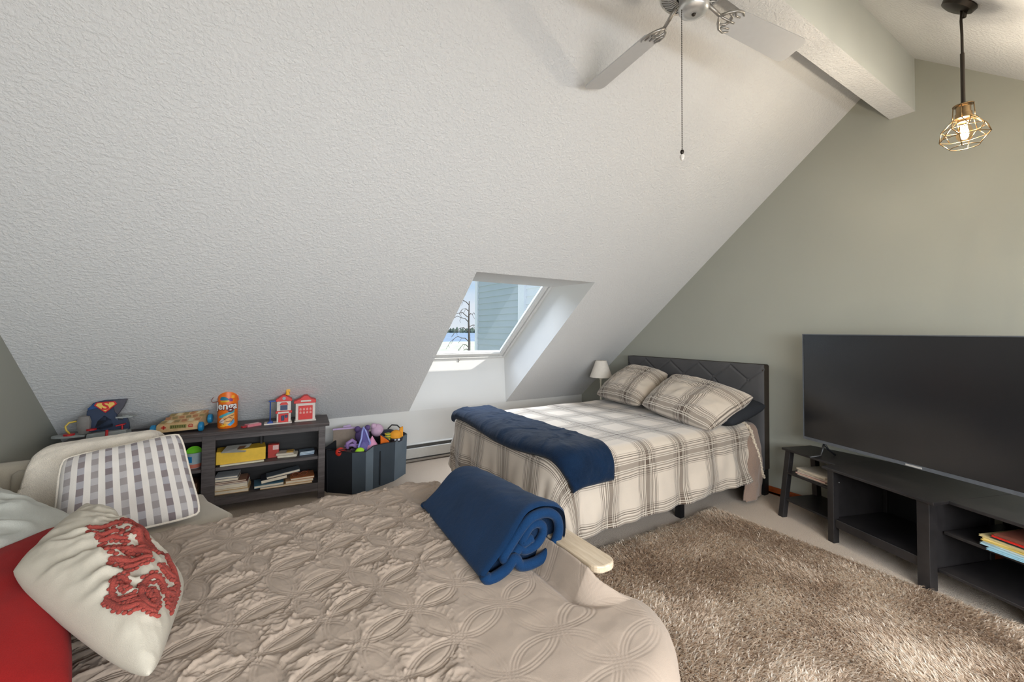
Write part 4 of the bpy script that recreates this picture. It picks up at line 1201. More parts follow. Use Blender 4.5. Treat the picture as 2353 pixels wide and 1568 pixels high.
    def patch(name, poly, z0, m, off=.0006, a0=0):
        # subdivided flat patch wrapped on the can
        import bmesh
        me = bpy.data.meshes.new(name); bm = bmesh.new(); bm.faces.new([bm.verts.new((x, y, 0)) for x, y in poly])
        xs = [p[0] for p in poly]; x = min(xs)
        while x < max(xs):
            x += .006
            bmesh.ops.bisect_plane(bm, geom=bm.verts[:]+bm.edges[:]+bm.faces[:], plane_co=(x, 0, 0), plane_no=(1, 0, 0))
        bm.to_mesh(me); bm.free(); wrap(me, z0, R+off, a0); return me_obj(name, me, m, can)
    A0 = -.02
    patch('swoosh', [(-.055, .0), (-.02, .016), (.045, .045), (.062, .052), (.06, .02), (.03, .0), (-.055, -.018)], .105, PC((70, 160, 176)), a0=A0)
    patch('cookie_print', [(-.055, -.02), (-.02, .03), (.03, .05), (.06, .06), (.062, .01), (.05, -.04), (.0, -.05)], .070, PC((226, 176, 110)), .0009, A0)
    for k, (x, z, a) in enumerate(((-.045, .06, .3), (-.03, .045, -.4), (.0, .085, .5), (.03, .09, -.5), (.045, .065, .9), (.015, .06, .1), (-.02, .07, .6), (.04, .105, .2))):
        c, s_ = math.cos(a), math.sin(a); L, wd = .018, .003
        patch('block_print', [(x+c*L-s_*wd, c*wd+s_*L), (x-c*L-s_*wd, c*wd-s_*L), (x-c*L+s_*wd, -c*wd-s_*L), (x+c*L+s_*wd, -c*wd+s_*L)], z, PC((140, 70, 40)), .0014, A0)
    patch('blue_print', [(.01, -.012), (.06, .03), (.064, .0), (.03, -.026)], .045, PC((80, 160, 210)), .0014, A0)
    patch('white_print', [(-.058, -.02), (-.03, .012), (-.01, -.005), (-.02, -.03)], .075, PC((220, 206, 200)), .0014, A0)
    patch('yellow_print', [(-.05, -.012), (-.01, .014), (.012, .0), (-.02, -.016)], .03, PC((246, 180, 50)), .0014, A0)
    patch('teal_banner', [(-.050, -.008), (-.05, .008), (-.038, .02), (-.02, .022), (.0, .014), (.012, .006), (.012, -.010)], .245, PC((40, 120, 150)), a0=A0)
    patch('purple_banner', [(.012, -.012), (.012, .010), (.03, .014), (.045, .006), (.045, -.012)], .238, PC((130, 60, 130)), a0=A0)
    patch('yellow_banner', [(-.045, -.006), (-.045, .006), (.02, .010), (.02, -.004)], .226, PC((220, 180, 50)), .0009, A0)
    patch('yellow_square', [(-.012, -.012), (-.010, .013), (.013, .012), (.014, -.010)], .262, PC((250, 180, 60)), .0008, .62)
    me = text_mesh('Jenga', .082, .0015, bold=.0055); wrap(me, .185, R+.002, A0-.02); me_obj('lettering', me, PC((96, 30, 40)), can)
    me = text_mesh('Jenga', .082, .0015, bold=.0015); wrap(me, .187, R+.0045, A0-.02); me_obj('lettering', me, PC((244, 240, 236)), can)
    b = MB(); b.tube([(-.066, -.01, H-.03), (-.085, -.02, H-.05), (-.105, -.03, H-.075), (-.112, -.03, H-.095), (-.10, -.03, H-.108), (-.075, -.015, H-.105)], .0025, 6); b.build('cord', PC((120, 60, 50)), t, smooth=180)
    b = MB(); b.prism([(.064, H-.005), (.082, H-.10), (.076, H-.105), (.060, H-.01)], -.02, -.015, axis='y'); b.build('tab', PC((216, 80, 24)), t)
    # ---- small pink box
    t = on_cab('pink_box', 'small flat pink and red box lying before the toy fire station', 'box', .565, .10, CTOP, .5)
    b = MB(); b.box(-.055, .055, -.03, .03, 0, .022, bev=.002); k = b.build('carton', PC((206, 120, 130)), t)
    b = MB(); b.box(-.035, .045, -.018, .018, .022, .0232); b.build('cover_print', PC((232, 196, 196)), t)
    b = MB(); b.box(-.09, -.058, -.02, .015, 0, .014, bev=.002); b.build('red_flap', PC((176, 40, 50)), t)
    # ---- fire station tower
    red = PC((214, 40, 34)); wh = PC((218, 208, 198)); blue = PC((30, 74, 160)); navy = PC((40, 60, 96))
    t = on_cab('toy_fire_station', 'red and white toy fire station tower with a yellow bell and blue pole', 'toy', .335, .14, CTOP, .02)
    b = MB(); b.box(-.15, .065, -.055, .05, 0, .012, bev=.003); b.build('base', wh, t)
    b = MB(); b.box(-.055, .055, -.035, .045, .012, .20, bev=.002); b.build('walls', wh, t)
    b = MB(); b.prism([(-.064, .195), (.064, .195), (.064, .21), (.012, .248), (-.012, .248), (-.064, .21)], -.045, .05, axis='y'); b.build('roof', red, t, mod=.004)
    b = MB(); b.cyl((0, -.050, .222), .014, .004, 20, axis='y'); b.build('round_window', PC((150, 160, 168)), t)
    b = MB(); b.prism([(-.034, .165), (.034, .165), (.02, .186), (-.02, .186)], -.05, -.03, axis='y'); b.build('awning', red, t, mod=.003)
    b = MB(); b.box(-.028, .028, -.040, -.034, .118, .160); b.build('window', navy, t)
    b = MB(); b.box(-.064, .064, -.055, -.03, .092, .112, bev=.003); b.build('balcony', red, t)
    b = MB(); b.box(-.046, .040, -.060, -.054, .091, .107, bev=.003); b.build('sign', wh, t)
    b = MB(); b.box(-.042, .036, -.041, -.034, .012, .088, bev=.002); b.build('garage_door', red, t)
    b = MB(); b.box(-.020, .004, -.047, -.040, .026, .072, bev=.003); b.box(.008, .03, -.046, -.040, .05, .075, bev=.002); b.build('fire_figure', navy, t)
    b = MB(); b.tube([(-.105, -.03, .012), (-.105, -.03, .205)], .0045, 8); b.box(-.118, -.05, -.04, -.015, .196, .206, bev=.002); b.prism([(-.14, .0), (-.075, .0), (-.09, .03), (-.115, .025)], -.05, .0, axis='y'); b.build('slide_pole', blue, t)
    b = MB(); b.lathe([(.001, .04), (.012, .038), (.014, .02), (.020, .004), (.001, .002)], (.028, -.01, .245), 16); b.tube([(.028, -.01, .24), (.028, -.01, .30)], .003, 6); b.prism([(.012, .27), (.048, .275), (.044, .298), (.016, .294)], -.015, -.005, axis='y'); b.build('bell', PC((240, 176, 40)), t, smooth=50)
    # ---- fire station garage
    t = on_cab('toy_fire_station', 'red and white toy fire garage with a gabled roof, nearest the console end', 'toy', .162, .16, CTOP, .0)
    b = MB(); b.box(-.088, .088, -.045, .045, 0, .012, bev=.003); b.box(-.08, .08, -.038, .04, .012, .17, bev=.002); b.build('walls', wh, t)
    b = MB(); b.prism([(-.095, .165), (.085, .165), (.085, .192), (.045, .206), (.015, .232), (-.015, .232), (-.045, .206), (-.095, .185)], -.05, .045, axis='y'); b.build('roof', red, t, mod=.003)
    b = MB(); b.box(-.04, .045, -.054, -.049, .178, .193, bev=.002); b.build('sign', wh, t)
    b = MB(); b.box(-.058, .058, -.044, -.037, .018, .142, bev=.002); dd = b.build('garage_door', red, t)
    b = MB()
    for i in range(4):
        for j in range(2):
            x = -.048+i*.027; z = .072+j*.030
            b.prism([(x, z), (x+.016, z), (x+.016, z+.014), (x+.008, z+.022), (x, z+.014)], -.0465, -.0435, axis='y')
    b.build('door_windows', PC((226, 150, 140)), dd)
build_console_toys()

def box_item(name, label, cat, s, d, z, w, dp, h, rgb, rot=0, group=None, bev=.002, extra=None):
    t = on_cab(name, label, cat, s, d, z, rot, group)
    b = MB(); b.box(-w/2, w/2, -dp/2, dp/2, 0, h, bev=bev); b.build('body', PC(rgb), t)
    return t
def book(name, label, s, d, z, w, dp, h, rgb, rot=0, group=None, tilt=0, page=(222, 208, 184), cat='book', place=None):
    t = on_cab(name, label, cat, s, d, z, rot, group) if place is None else thing(name, label, cat, place[:3], place[3], group)
    if tilt: t.rotation_euler[1] = tilt
    c = min(.003, h*.2)
    b = MB(); b.box(-w/2, w/2, -dp/2, dp/2, 0, c); b.box(-w/2, w/2, -dp/2, dp/2, h-c, h); b.box(-w/2, w/2, dp/2-.002, dp/2, 0, h); b.build('cover', PC(rgb), t)
    b = MB(); b.box(-w/2+.003, w/2-.003, -dp/2+.003, dp/2-.002, c, h-c); b.build('pages', PC(page, .8), t)
    return t
def build_console_contents():
    # green-lidded tub in the other bay
    t = on_cab('plastic_tub', 'clear plastic tub of small toys with a lime green lid', 'tub', .975, .12, SH1)
    b = MB(); b.lathe([(.001, 0), (.052, 0), (.060, .12), (.062, .125)], n=28); b.build('tub', PC((170, 186, 190), .2), t, smooth=40)
    b = MB(); b.M = Matrix.Translation((0, .0, .11)) @ Matrix.Rotation(math.radians(62), 4, 'X'); b.lathe([(.045, 0), (.058, 0), (.058, .014), (.045, .014), (.045, 0)], n=32); b.cyl((0, 0, .002), .046, .006, 28); b.build('lid', PC((120, 214, 40)), t, smooth=40)
    b = MB()
    for k in range(9):
        a = math.pi*1.0+k*.17; b.box(.0, .0, 0, 0, 0, 0) if False else b.add([(.0565*math.cos(a), .0565*math.sin(a)-.001, .05), (.0565*math.cos(a+.17), .0565*math.sin(a+.17)-.001, .05), (.0605*math.cos(a+.17), .0605*math.sin(a+.17)-.002, .10), (.0605*math.cos(a), .0605*math.sin(a)-.002, .10)], [(0, 1, 2, 3)])
    b.build('label', PC((30, 124, 180)), t)
    b = MB(); b.lathe([(.0535, .004), (.0565, .035)], n=28); b.build('contents_band', PC((206, 120, 100)), t)
    box_item('wooden_box', 'plain tan wooden box low in the console beside the tub bay', 'box', .99, .15, SH2, .10, .20, .06, (200, 166, 118))
    box_item('brown_box', 'dark brown box on top of the tan wooden box', 'box', .99, .15, SH2+.06, .10, .18, .055, (110, 78, 58))
    # yellow folder box with papers
    t = on_cab('yellow_box', 'long yellow cardboard box lying on the console shelf', 'box', .648, .14, SH1+.012, .10)
    b = MB(); b.box(-.175, .175, -.08, .09, 0, .105, bev=.002); b.build('carton', PC((226, 182, 52), .6), t)
    t = on_cab('paper_sheet', 'pale sheet of paper spilling over the yellow box', 'paper', .66, .12, SH1+.118, .3)
    b = MB(); b.add([(-.15, -.09, .004), (.02, -.10, -.018), (.10, .05, .012), (-.08, .06, .02)], [(0, 1, 2, 3)]); b.build('sheet', PC((190, 188, 180)), t)
    b = MB(); b.add([(-.03, -.05, .001), (.02, -.045, -.001), (.05, .0, .009), (.0, .0, .012)], [(0, 1, 2, 3)]); b.build('print', PC((120, 84, 62)), t, loc=(0, 0, .003))
    t = on_cab('notebook', 'cream notebook lying under the yellow box', 'notebook', .63, .12, SH1, .06)
    b = MB(); b.box(-.16, .15, -.08, .09, 0, .012); b.build('pages', PC((214, 206, 180), .8), t)
    t = box_item('red_carton', 'small red carton with a pale panel on the upper shelf', 'box', .41, .16, SH1, .085, .06, .115, (176, 56, 46))
    b = MB(); b.box(-.005, .040, -.0315, -.030, .070, .108); b.build('panel', PC((214, 176, 170)), t)
    t = on_cab('paperback', 'open cream paperback with a mustard page on the upper shelf', 'book', .295, .14, SH1, -.08)
    b = MB(); b.box(-.08, .075, -.06, .07, 0, .022, bev=.006); b.build('pages', PC((214, 204, 184), .8), t)
    b = MB(); b.box(-.09, .05, -.07, .05, .022, .042, bev=.006); b.build('cover', PC((202, 190, 172)), t)
    b = MB(); b.box(-.01, .045, -.05, .03, .042, .048, bev=.002); b.build('mustard_page', PC((206, 160, 66)), t)
    for k, (dz, c) in enumerate(((0, (90, 120, 150)), (.012, (160, 180, 196)), (.022, (96, 112, 128)))):
        book('booklet', ('slate blue booklet at the bottom of the small upper shelf stack', 'pale blue booklet in the middle of the small upper shelf stack', 'grey booklet on top of the small upper shelf stack')[k], .145, .15, SH1+dz, .12, .10, .010, c, .05*k, 'booklets on the upper shelf', page=(200, 210, 216), cat='booklet')
    # left pile
    z = SH2; spec = [((200, 160, 104), .030, .245, 'tan'), ((210, 178, 128), .016, .24, 'cream'), ((230, 224, 214), .030, .235, 'white'), ((112, 66, 56), .014, .235, 'maroon'), ((150, 112, 92), .012, .225, 'brown'), ((96, 88, 86), .026, .17, 'dark grey'), ((186, 188, 190), .014, .165, 'pale grey')]
    names = ['lowest', 'second from the bottom', 'third from the bottom', 'fourth from the bottom', 'fifth from the bottom', 'second from the top', 'topmost']
    for (c, h, w, nm), pos in zip(spec, names):
        book('book', f'{nm} book, {pos} in the book pile beside the console post', .825-w/2, .13, z, w-.004, .17, h-.001, c, random.uniform(-.02, .02), 'books piled beside the console post'); z += h
    # right pile
    z = SH2
    book('book', 'wide tan book, lowest of the pile near the console end', .30, .13, z, .40, .20, .016, (206, 168, 116), .0, 'books piled near the console end'); z += .016
    book('book', 'blue and pink picture book at the corner of the low pile', .44, .12, z, .22, .18, .022, (70, 110, 130), .08, 'books piled near the console end')
    book('book', 'cream hardback near the console end, second of its pile', .20, .13, z, .22, .19, .024, (190, 150, 110), .0, 'books piled near the console end')
    book('book', 'orange brown book on top of the cream hardback', .18, .12, z+.024, .19, .17, .018, (176, 106, 60), .04, 'books piled near the console end')
    book('book', 'dark navy book tilted across the low pile', .40, .15, z+.03, .20, .17, .030, (40, 42, 52), .06, 'books piled near the console end', tilt=-.10)
    book('book', 'grey blue book with an orange end, topmost of the low pile', .33, .14, z+.064, .26, .12, .022, (104, 112, 120), .08, 'books piled near the console end', tilt=-.12)
    t = on_cab('eyeglasses', 'pair of tortoiseshell glasses lying on the orange brown book', 'glasses', .20, .08, z+.044, .1)
    b = MB()
    for x in (-.034, .034): b.tube([(x+.026*math.cos(q*math.pi/8), -.01, .02+.018*math.sin(q*math.pi/8)) for q in range(16)], .003, 6, closed=True)
    b.tube([(-.01, -.01, .022), (.01, -.01, .022)], .003, 6); b.build('rims', PC((120, 56, 30)), t, smooth=180)
    b = MB(); b.tube([(.06, -.01, .024), (.075, .04, .03), (.09, .09, .012)], .003, 6); b.tube([(-.06, -.01, .024), (-.062, .05, .024), (-.062, .09, .01)], .003, 6); b.build('temples', PC((120, 56, 30)), t, smooth=180)
build_console_contents()

# ------------------------------------------------------------------ fabric toy bin
def build_bin():
    t = thing('fabric_toy_bin', 'black and slate felt bin with two compartments, full of toys', 'toy bin', (1.0, 4.25, 0))
    ox, oy = 1.0, 4.25; H = .395
    out = [(.60, 4.27), (.615, 4.20), (.80, 4.03), (.92, 4.02), (1.00, 4.07), (1.10, 4.11), (1.24, 4.18), (1.40, 4.33), (1.40, 4.41), (1.22, 4.56), (.95, 4.55), (.74, 4.46)]
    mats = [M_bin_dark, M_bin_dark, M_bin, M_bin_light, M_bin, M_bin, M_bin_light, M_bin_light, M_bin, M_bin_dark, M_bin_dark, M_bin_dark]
    n = len(out)
    b = MB()
    dips = [0, 0, -.012, -.018, .012, .010, -.004, .02, .02, .04, .03, .02]
    dips = [(.0, 0), (0, 0)] and dips
    def P(i, z, k=1): x, y = out[i % n]; cx, cy = 1.0, 4.29; return (cx+(x-cx)*k-ox, cy+(y-cy)*k-oy, z)
    for i in range(n):
        j = (i+1) % n
        b.add([P(i, 0, .97), P(j, 0, .97), P(j, H+dips[j]), P(i, H+dips[i])], [(0, 1, 2, 3)], i)
    w = b.build('fabric_wall', mats, t)
    sd = w.modifiers.new('thick', 'SOLIDIFY'); sd.thickness = .008; sd.offset = -1
    b = MB(); b.add([P(i, .01, .96) for i in range(n)], [tuple(range(n))]); b.build('bottom', M_bin_dark, t)
    b = MB(); b.tube([P(i, H+dips[i], 1.0) for i in range(n)], .004, 6, closed=True); b.build('hem', M_black, t, smooth=180)
    b = MB(); b.box(.065, .075, -.16, .22, .02, .34); b.build('partition', M_bin_dark, t)
    b = MB(); b.tube([(.24, .22, H+.02), (.245, .21, H+.07), (.28, .20, H+.105), (.33, .18, H+.10), (.37, .17, H+.06), (.38, .16, H+.02)], .007, 8); b.build('handle', M_black, t, smooth=180)
build_bin()
def build_bin_toys():
    def T(n, l, c, x, y, z, r=0): return thing(n, l, c, (x, y, z), r, None)
    pur = PC((150, 120, 176)); lil = PC((186, 160, 200)); vio = PC((120, 124, 196))
    # filler so that the heap has something to sit on
    t = T('toy_heap', 'jumble of dim toys filling the bottom of the felt bin', 'toys', .98, 4.27, .02); t['kind'] = 'stuff'
    b = MB(); r = random.Random(2)
    for k in range(60):
        a = r.uniform(0, 6.28); q = r.uniform(0, 1)**.5
        b.sphere((q*.25*math.cos(a), .02+q*.10*math.sin(a)+q*.05*math.cos(a), r.uniform(.05, .30)), r.uniform(.03, .05), 8, 6, mi=r.randint(0, 3))
    b.build('toys', [PC((70, 60, 90)), PC((60, 60, 70)), PC((120, 90, 130)), PC((90, 60, 60))], t, smooth=40)
    t = T('toy_box', 'open lilac cardboard box standing in the corner of the toy bin', 'box', .80, 4.43, .33, -.1)
    b = MB(); b.box(-.10, .13, -.004, .004, 0, .19); b.build('panel', PC((134, 118, 104)), t)
    b = MB(); b.box(-.105, .13, -.008, .008, .185, .20); b.build('lilac_edge', lil, t)
    b = MB(); b.prism([(-.004, 0), (.10, 0), (.10, .15), (.06, .215), (-.004, .205)], .06, .066, axis='y'); b.build('side_panel', lil, t)
    t = T('toy_car', 'red toy car poking out at the end of the felt bin', 'toy', .715, 4.14, .355, .4)
    b = MB(); b.sphere((0, 0, .02), .045, 14, 10, sc=(1, .8, .9)); b.build('body', PC((196, 50, 36)), t, smooth=60)
    b = MB(); b.box(-.035, .045, -.042, -.02, .02, .032, bev=.004); b.box(-.03, .04, -.045, -.02, .042, .05, bev=.003); b.build('stripe', PC((90, 24, 24)), t)
    b = MB(); b.sphere((.01, -.036, .002), .013, 10, 8); b.build('lamp', PC((250, 170, 110)), t, smooth=180)
    t = T('stuffed_toy', 'purple ribbon toy curled beside the red toy car', 'toy', .83, 4.20, .40)
    b = MB(); b.tube([(-.04, 0, -.02), (-.04, 0, .03), (0, -.01, .055), (.03, 0, .03), (.02, .0, 0), (.05, .0, -.02)], .018, 10); b.tube([(-.06, .02, .0), (.0, .0, .01), (.06, -.01, .0)], .014, 8); b.build('body', pur, t, smooth=180)
    t = T('stuffed_toy', 'dark violet plush toy heaped behind the lilac box', 'toy', .96, 4.36, .40)
    b = MB(); b.sphere((0, 0, .05), .07, 14, 10, sc=(1, .8, 1.1)); b.sphere((-.05, -.02, .12), .03, 12, 8); b.sphere((.05, .0, .12), .028, 12, 8); b.sphere((.0, -.06, .02), .03, 12, 8); b.build('body', PC((96, 76, 130), .8), t, smooth=60)
    t = T('mesh_slipper', 'periwinkle blue mesh slipper standing on its toe in the bin', 'toy', .93, 4.13, .345, .15)
    b = MB()
    ring = [(-.055, 0, .06), (-.05, 0, .02), (-.02, 0, -.005), (.02, 0, -.002), (.05, 0, .03), (.055, 0, .08), (.035, 0, .13), (.02, .02, .19), (.0, .03, .23), (-.015, .02, .19), (-.03, 0, .13)]
    b.tube(ring, .009, 8, closed=True); b.build('rim', PC((150, 158, 220)), t, smooth=180)
    b = MB(); cpt = (0, .03, .09); b.add(ring+[cpt], [(i, (i+1) % 11, 11) for i in range(11)]); b.build('sole', PC((104, 96, 160), .7), t)
    t = T('toy_block', 'lime green toy shell near the rim of the bin', 'toy', .88, 4.085, .345)
    b = MB(); b.sphere((0, 0, .01), .048, 14, 10, sc=(1, .7, 1.05)); b.build('body', PC((168, 222, 40)), t, smooth=60)
    b = MB(); b.tube([(.03, -.02, .03), (.06, -.02, .0), (.075, -.02, -.01)], .010, 6); b.build('dark_tip', PC((20, 40, 30)), t)
    t = T('party_hat', 'pink cone shaped toy beside the periwinkle slipper', 'toy', 1.01, 4.165, .365, .2)
    b = MB(); b.lathe([(.062, 0), (.05, .03), (.002, .115)], n=20); b.build('cone', PC((220, 150, 184)), t, smooth=60)
    t = T('stuffed_toy', 'soft pink plush toy at the back of the bin', 'toy', 1.12, 4.42, .42)
    b = MB(); b.sphere((0, 0, .05), .065, 14, 10); b.sphere((-.04, -.02, .10), .03, 12, 8); b.build('body', PC((206, 172, 198), .8), t, smooth=60)
    t = T('orange_pennant', 'flat orange triangular toy with a dark edge leaning in the bin', 'toy', 1.14, 4.19, .36, .2)
    b = MB(); b.prism([(-.045, -.02), (.06, .0), (.04, .05), (-.05, .12)], -.006, .006, axis='y'); b.build('panel', PC((226, 110, 30)), t)
    b = MB(); b.tube([(-.05, -.004, .12), (.04, -.004, .05), (.062, -.004, .0)], .006, 6); b.build('edge', PC((36, 40, 60)), t, smooth=180)
    t = T('stuffed_toy', 'round orange yellow plush with dark bands near the bin handle', 'toy', 1.27, 4.27, .38)
    b = MB(); b.sphere((0, 0, .04), .065, 16, 12, sc=(1, .8, 1)); b.prism([(.03, .03), (.075, .03), (.075, .13), (.045, .12)], .0, .02, axis='y'); b.build('body', PC((232, 156, 36), .7), t, smooth=60)
    b = MB(); b.tube([(-.06, -.02, .025), (-.03, -.048, .02), (.02, -.054, .02), (.06, -.03, .025)], .010, 8); b.tube([(-.055, -.02, .005), (-.02, -.046, .0), (.02, -.05, .0), (.055, -.03, .005)], .008, 8); b.build('dark_band', PC((30, 30, 44)), t, smooth=180)
    b = MB(); b.box(-.03, -.012, -.062, -.05, .012, .026, bev=.003); b.box(.002, .026, -.064, -.052, .008, .028, bev=.003); b.build('pale_patch', PC((220, 222, 232)), t)
    t = T('stuffed_toy', 'green and yellow striped toy tucked between the orange toys', 'toy', 1.19, 4.27, .39)
    b = MB(); b.sphere((0, 0, .03), .032, 12, 8, sc=(1, 1, 1.6)); b.build('body', PC((110, 130, 50)), t, smooth=60)
    b = MB()
    for z in (.0, .025, .05): b.lathe([(.030, 0), (.034, .006), (.030, .012)], (0, 0, z+.01), 14)
    b.build('stripes', PC((226, 196, 60)), t, smooth=60)
    t = T('plush_hat', 'dark navy plush cap lying behind the orange toys', 'hat', 1.22, 4.40, .43)
    b = MB(); b.sphere((0, 0, 0), .07, 14, 10, sc=(1.2, .9, .6)); b.build('body', PC((26, 32, 52)), t, smooth=60)
build_bin_toys()

# ------------------------------------------------------------------ tv stand and television
A2 = math.radians(19)
SA = np.array([-math.sin(A2), -math.cos(A2)]); SN = np.array([math.cos(A2), -math.sin(A2)])
SO = np.array([3.57, 1.385])
def stp(s, n, z=0): p = SO+SA*s+SN*n; return (float(p[0]), float(p[1]), z)
SROT = math.atan2(SA[1], SA[0])       # local +x along the stand, local +y into the wall?
def build_tv_stand():
    t = thing('tv_stand', 'long black brown tv stand with an open centre box and splayed end legs', 'tv stand', stp(0, 0), SROT)
    sg = 1 if (math.cos(SROT+math.pi/2)*SN[0]+math.sin(SROT+math.pi/2)*SN[1]) > 0 else -1
    def B(name, x0, x1, y0, y1, z0, z1, m=M_black_wood, bev=.002):
        b = MB(); b.box(x0, x1, min(sg*y0, sg*y1), max(sg*y0, sg*y1), z0, z1, bev=bev); return b.build(name, m, t)
    # centre box
    def T(poly):
        b = MB(); b.prism([(x, sg*y) for x, y in poly], .512, .53); return b
    T([(-.03, -.015), (.65, -.015), (.65, .79), (-.03, .575)]).build('top', M_black_wood, t, mod=.002)
    B('post', 0, .045, 0, .05, 0, .512); B('post', .555, .62, 0, .06, 0, .512)
    B('post', 0, .045, .49, .53, 0, .512); B('post', .575, .62, .49, .53, 0, .512)
    B('side_panel', .008, .022, .05, .49, .10, .512); B('side_panel', .598, .612, .06, .49, .10, .512)
    B('shelf', .02, .60, .02, .52, .155, .172); B('front_rail', .045, .555, .012, .03, .115, .172)
    B('back_panel', .02, .60, .515, .522, .10, .512, M_black)
    # far end: open shelf with splayed legs
    T([(-.50, .115), (-.031, .115), (-.031, .575), (-.50, .42)]).build('end_top', M_black_wood, t, mod=.002)
    for x0, xt, y0, yt in ((-.405, -.455, .0, .13), (-.385, -.45, .335, .375)):
        b = MB()
        w = .045
        b.add([(x0-w/2, sg*(y0), 0), (x0+w/2, sg*y0, 0), (x0+w/2, sg*(y0+.045), 0), (x0-w/2, sg*(y0+.045), 0), (xt-w/2, sg*yt, .512), (xt+w/2, sg*yt, .512), (xt+w/2, sg*(yt+.045), .512), (xt-w/2, sg*(yt+.045), .512)],
              [(0, 3, 2, 1), (4, 5, 6, 7), (0, 1, 5, 4), (1, 2, 6, 5), (2, 3, 7, 6), (3, 0, 4, 7)])
        b.build('splayed_leg', M_black_wood, t, mod=.002)
    B('end_shelf', -.435, .0, .085, .40, .335, .350); B('end_shelf', -.42, .0, .045, .39, .13, .145)
    # near end
    T([(.651, .105), (1.75, .105), (1.75, .95), (.651, .79)]).build('end_top', M_black_wood, t, mod=.002)
    B('end_shelf', .62, 1.75, .11, .60, .325, .342); B('end_shelf', .62, 1.75, .06, .60, .115, .132)
    B('back_panel', .62, 1.75, .595, .602, .115, .512, M_black)
    B('post', 1.70, 1.75, .06, .11, 0, .512); B('post', 1.70, 1.75, .37, .41, 0, .512); B('foot', .98, 1.02, .1, .16, 0, .115)
    b = MB(); 
    for z in (.49, .42): b.cyl((.030, sg*.07, z), .004, .004, 8)
    b.build('screw_caps', M_metal, t)
build_tv_stand()

def build_tv():
    a = math.radians(16.9); along = np.array([-math.sin(a), -math.cos(a)])
    p0 = np.array([3.7, 1.593])*1.045; zb, zt = 1.5-.827*1.045, 1.5-.006*1.045
    W = 1.53; mid = p0+along*W/2
    rot = math.atan2(along[1], along[0])
    t = thing('television', 'large black flat screen television with a thin metallic bezel on the stand', 'television', (mid[0], mid[1], zb), rot)
    H = zt-zb
    # local x along, local y: +90deg of along
    ny = np.array([-math.sin(rot), math.cos(rot)]); sg = 1 if ny[0] > 0 else -1
    def BX(name, x0, x1, y0, y1, z0, z1, m, bev=.002, par=t):
        b = MB(); b.box(x0, x1, min(sg*y0, sg*y1), max(sg*y0, sg*y1), z0, z1, bev=bev); return b.build(name, m, par)
    BX('back_case', -W/2+.004, W/2-.004, .012, .03, .004, H-.004, M_black)
    BX('back_case', -W/2+.25, W/2-.25, .03, .065, .06, .5, M_black, .01)
    BX('screen', -W/2+.007, W/2-.007, .002, .012, .022, H-.007, M_screen, .0005)
    b = MB(); f = .007
    for x0, x1, z0, z1 in ((-W/2, -W/2+f, 0, H), (W/2-f, W/2, 0, H), (-W/2+f, W/2-f, H-f, H), (-W/2+f, W/2-f, 0, .022)):
        b.box(x0, x1, min(sg*-.002, sg*.02), max(sg*-.002, sg*.02), z0, z1)
    b.build('bezel', M_tvframe, t)
    BX('logo_plate', -.045, .045, -.0035, -.001, .004, .015, M_metal, .0005)
    for x in (-W/2+.16, W/2-.16):
        s2 = 1 if x > 0 else -1
        b = MB()
        hgt = zb-.531
        b.tube([(x, sg*.02, 0), (x-.0*s2, sg*.0, -hgt*.5), (x, sg*-.02, -hgt+.009), (x, sg*-.13, -hgt+.007)], .008, 8)
        b.tube([(x, sg*.02, 0), (x, sg*.06, -hgt*.5), (x, sg*.13, -hgt+.007)], .008, 8)
        b.build('foot', M_metal if x > 0 else M_black, t, smooth=180)
build_tv()

def build_stand_items():
    r = random.Random(12)
    cols = [(206, 200, 192), (196, 150, 140), (210, 206, 200), (160, 150, 140), (216, 206, 190)]
    z = .351
    for k in range(5):
        p = stp(-.22+r.uniform(-.01, .01), .22+r.uniform(-.01, .01), z)
        book('magazine', ['lowest magazine', 'second magazine from the bottom', 'middle magazine', 'second magazine from the top', 'topmost dotted magazine'][k]+' in the pile on the stand\'s open end shelf', 0, 0, 0, .26, .22, .010, cols[k], group='magazines on the end shelf of the tv stand', place=(*p, SROT+r.uniform(-.08, .08)), cat='magazine')
        z += .0105
    # records on the other side
    z = .343; specs = [((150, 190, 206), 'pale blue'), ((176, 206, 214), 'sky blue'), ((206, 214, 208), 'off white'), ((222, 196, 110), 'mustard yellow'), ((232, 206, 130), 'yellow'), ((206, 190, 140), 'sand coloured'), ((40, 60, 60), 'dark green'), ((206, 42, 30), 'bright red'), ((120, 70, 56), 'brown')]
    for k, (c, nm) in enumerate(specs):
        sh = .10 if k < 6 else .17
        p = stp(.90+sh*.5+r.uniform(-.012, .02), .25+r.uniform(-.01, .01), z)
        book('record_album', f'{nm} album sleeve, number {k+1} up in the pile inside the tv stand'.replace(f'number {k+1} up', ['lowest', 'second from the bottom', 'third from the bottom', 'fourth from the bottom', 'middle one', 'sixth from the bottom', 'third from the top', 'second from the top', 'topmost'][k]), 0, 0, 0, .31, .30, .0085, c, group='album sleeves in the tv stand', place=(*p, SROT+r.uniform(-.05, .10)), cat='record album', page=c)
        z += .0105
build_stand_items()

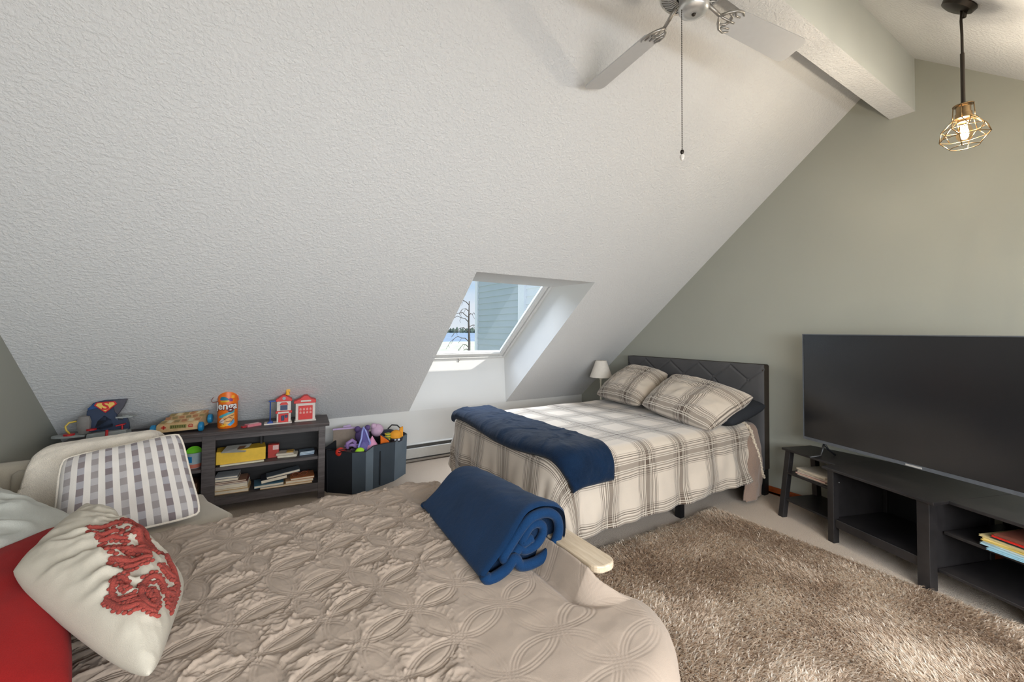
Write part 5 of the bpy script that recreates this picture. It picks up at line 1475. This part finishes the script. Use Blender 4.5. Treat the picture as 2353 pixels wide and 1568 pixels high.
# ------------------------------------------------------------------ shag rug
def build_rug():
    x0, x1, y0, y1 = 1.30, 3.34, -.50, 2.10
    t = thing('shag_rug', 'thick taupe shag rug between the beds and the tv stand', 'rug', (0, 0, 0))
    b = MB(); b.box(x0, x1, y0, y1, .001, .016); b.build('backing', M_rugbase, t)
    n = 160000
    X = rng.uniform(x0, x1, n); Y = rng.uniform(y0, y1, n)
    # skip what lies deep under the bedspread or behind the camera
    th = fbm(X*1.5, Y*1.5, 3, 91)*7+3.6
    L = .030+rng.random(n)*.014
    lean = .55+.35*rng.random(n)
    th2 = th+rng.normal(0, .75, n)
    dx, dy = np.cos(th2)*lean*L, np.sin(th2)*lean*L
    hz = L*np.sqrt(1-(lean*.85)**2)
    w = .0020+.0010*rng.random(n)
    px, py = -np.sin(th2)*w, np.cos(th2)*w
    tw = rng.normal(0, .35, n)
    V = np.zeros((n, 5, 3), np.float32)
    V[:, 0] = np.stack([X-px, Y-py, np.full(n, .012)], -1); V[:, 1] = np.stack([X+px, Y+py, np.full(n, .012)], -1)
    V[:, 2] = np.stack([X+dx*.45+px, Y+dy*.45+py, .012+hz*.7], -1); V[:, 3] = np.stack([X+dx*.45-px, Y+dy*.45-py, .012+hz*.7], -1)
    V[:, 4] = np.stack([X+dx, Y+dy, .012+hz*(.8+.2*rng.random(n))], -1)
    me = bpy.data.meshes.new('pile')
    me.vertices.add(n*5); me.vertices.foreach_set('co', V.ravel())
    base = (np.arange(n)*5)[:, None]
    quad = (base+np.array([[0, 1, 2, 3]])); tri = (base+np.array([[3, 2, 4]]))
    loops = np.concatenate([quad, tri], 1).ravel().astype(np.int32)
    me.loops.add(len(loops)); me.loops.foreach_set('vertex_index', loops)
    st = np.stack([np.arange(n)*7, np.arange(n)*7+4], 1).ravel().astype(np.int32)
    me.polygons.add(2*n); me.polygons.foreach_set('loop_start', st); me.polygons.foreach_set('loop_total', np.tile([4, 3], n).astype(np.int32))
    me.update(calc_edges=True)
    ca = me.color_attributes.new('tuft', 'FLOAT_COLOR', 'POINT')
    v = rng.random(n); v = np.clip(.5+(v-.5)*.9+fbm(X*3.2, Y*3.2, 3, 95)*.9, 0, 1)
    col = np.repeat(np.stack([v, rng.random(n), v, np.ones(n)], -1)[:, None], 5, 1).astype(np.float32)
    ca.data.foreach_set('color', col.ravel())
    o = me_obj('pile', me, M_pile, t); o['kind'] = 'stuff'
def m_pile():
    n = NT('shag_pile'); a = n.n('Attribute', _attribute_name='tuft')
    sep = n.n('SeparateColor', Color=a.outputs['Color'])
    c = n.ramp(sep.outputs[0], [(.1, lin(192, 168, 145)), (.5, lin(240, 220, 198)), (.9, lin(251, 242, 229))])
    c = n.mix(n.math('MULTIPLY', sep.outputs[1], .18), c, lin(200, 200, 202))
    # thin yarn lets light through: half diffuse, half translucent
    nt = n.nt; d = n.n('BsdfDiffuse', Color=c); tr = n.n('BsdfTranslucent', Color=c); mx = n.n('MixShader', Fac=.5)
    nt.links.new(d.outputs[0], mx.inputs[1]); nt.links.new(tr.outputs[0], mx.inputs[2])
    nt.links.new(mx.outputs[0], nt.nodes['Material Output'].inputs['Surface'])
    return n.m
M_pile = m_pile(); M_rugbase = m_fabric('rug_backing', (140, 124, 110))
build_rug()

# tidy: smooth metal loops already flagged; nothing below this line
bpy.context.view_layer.update()
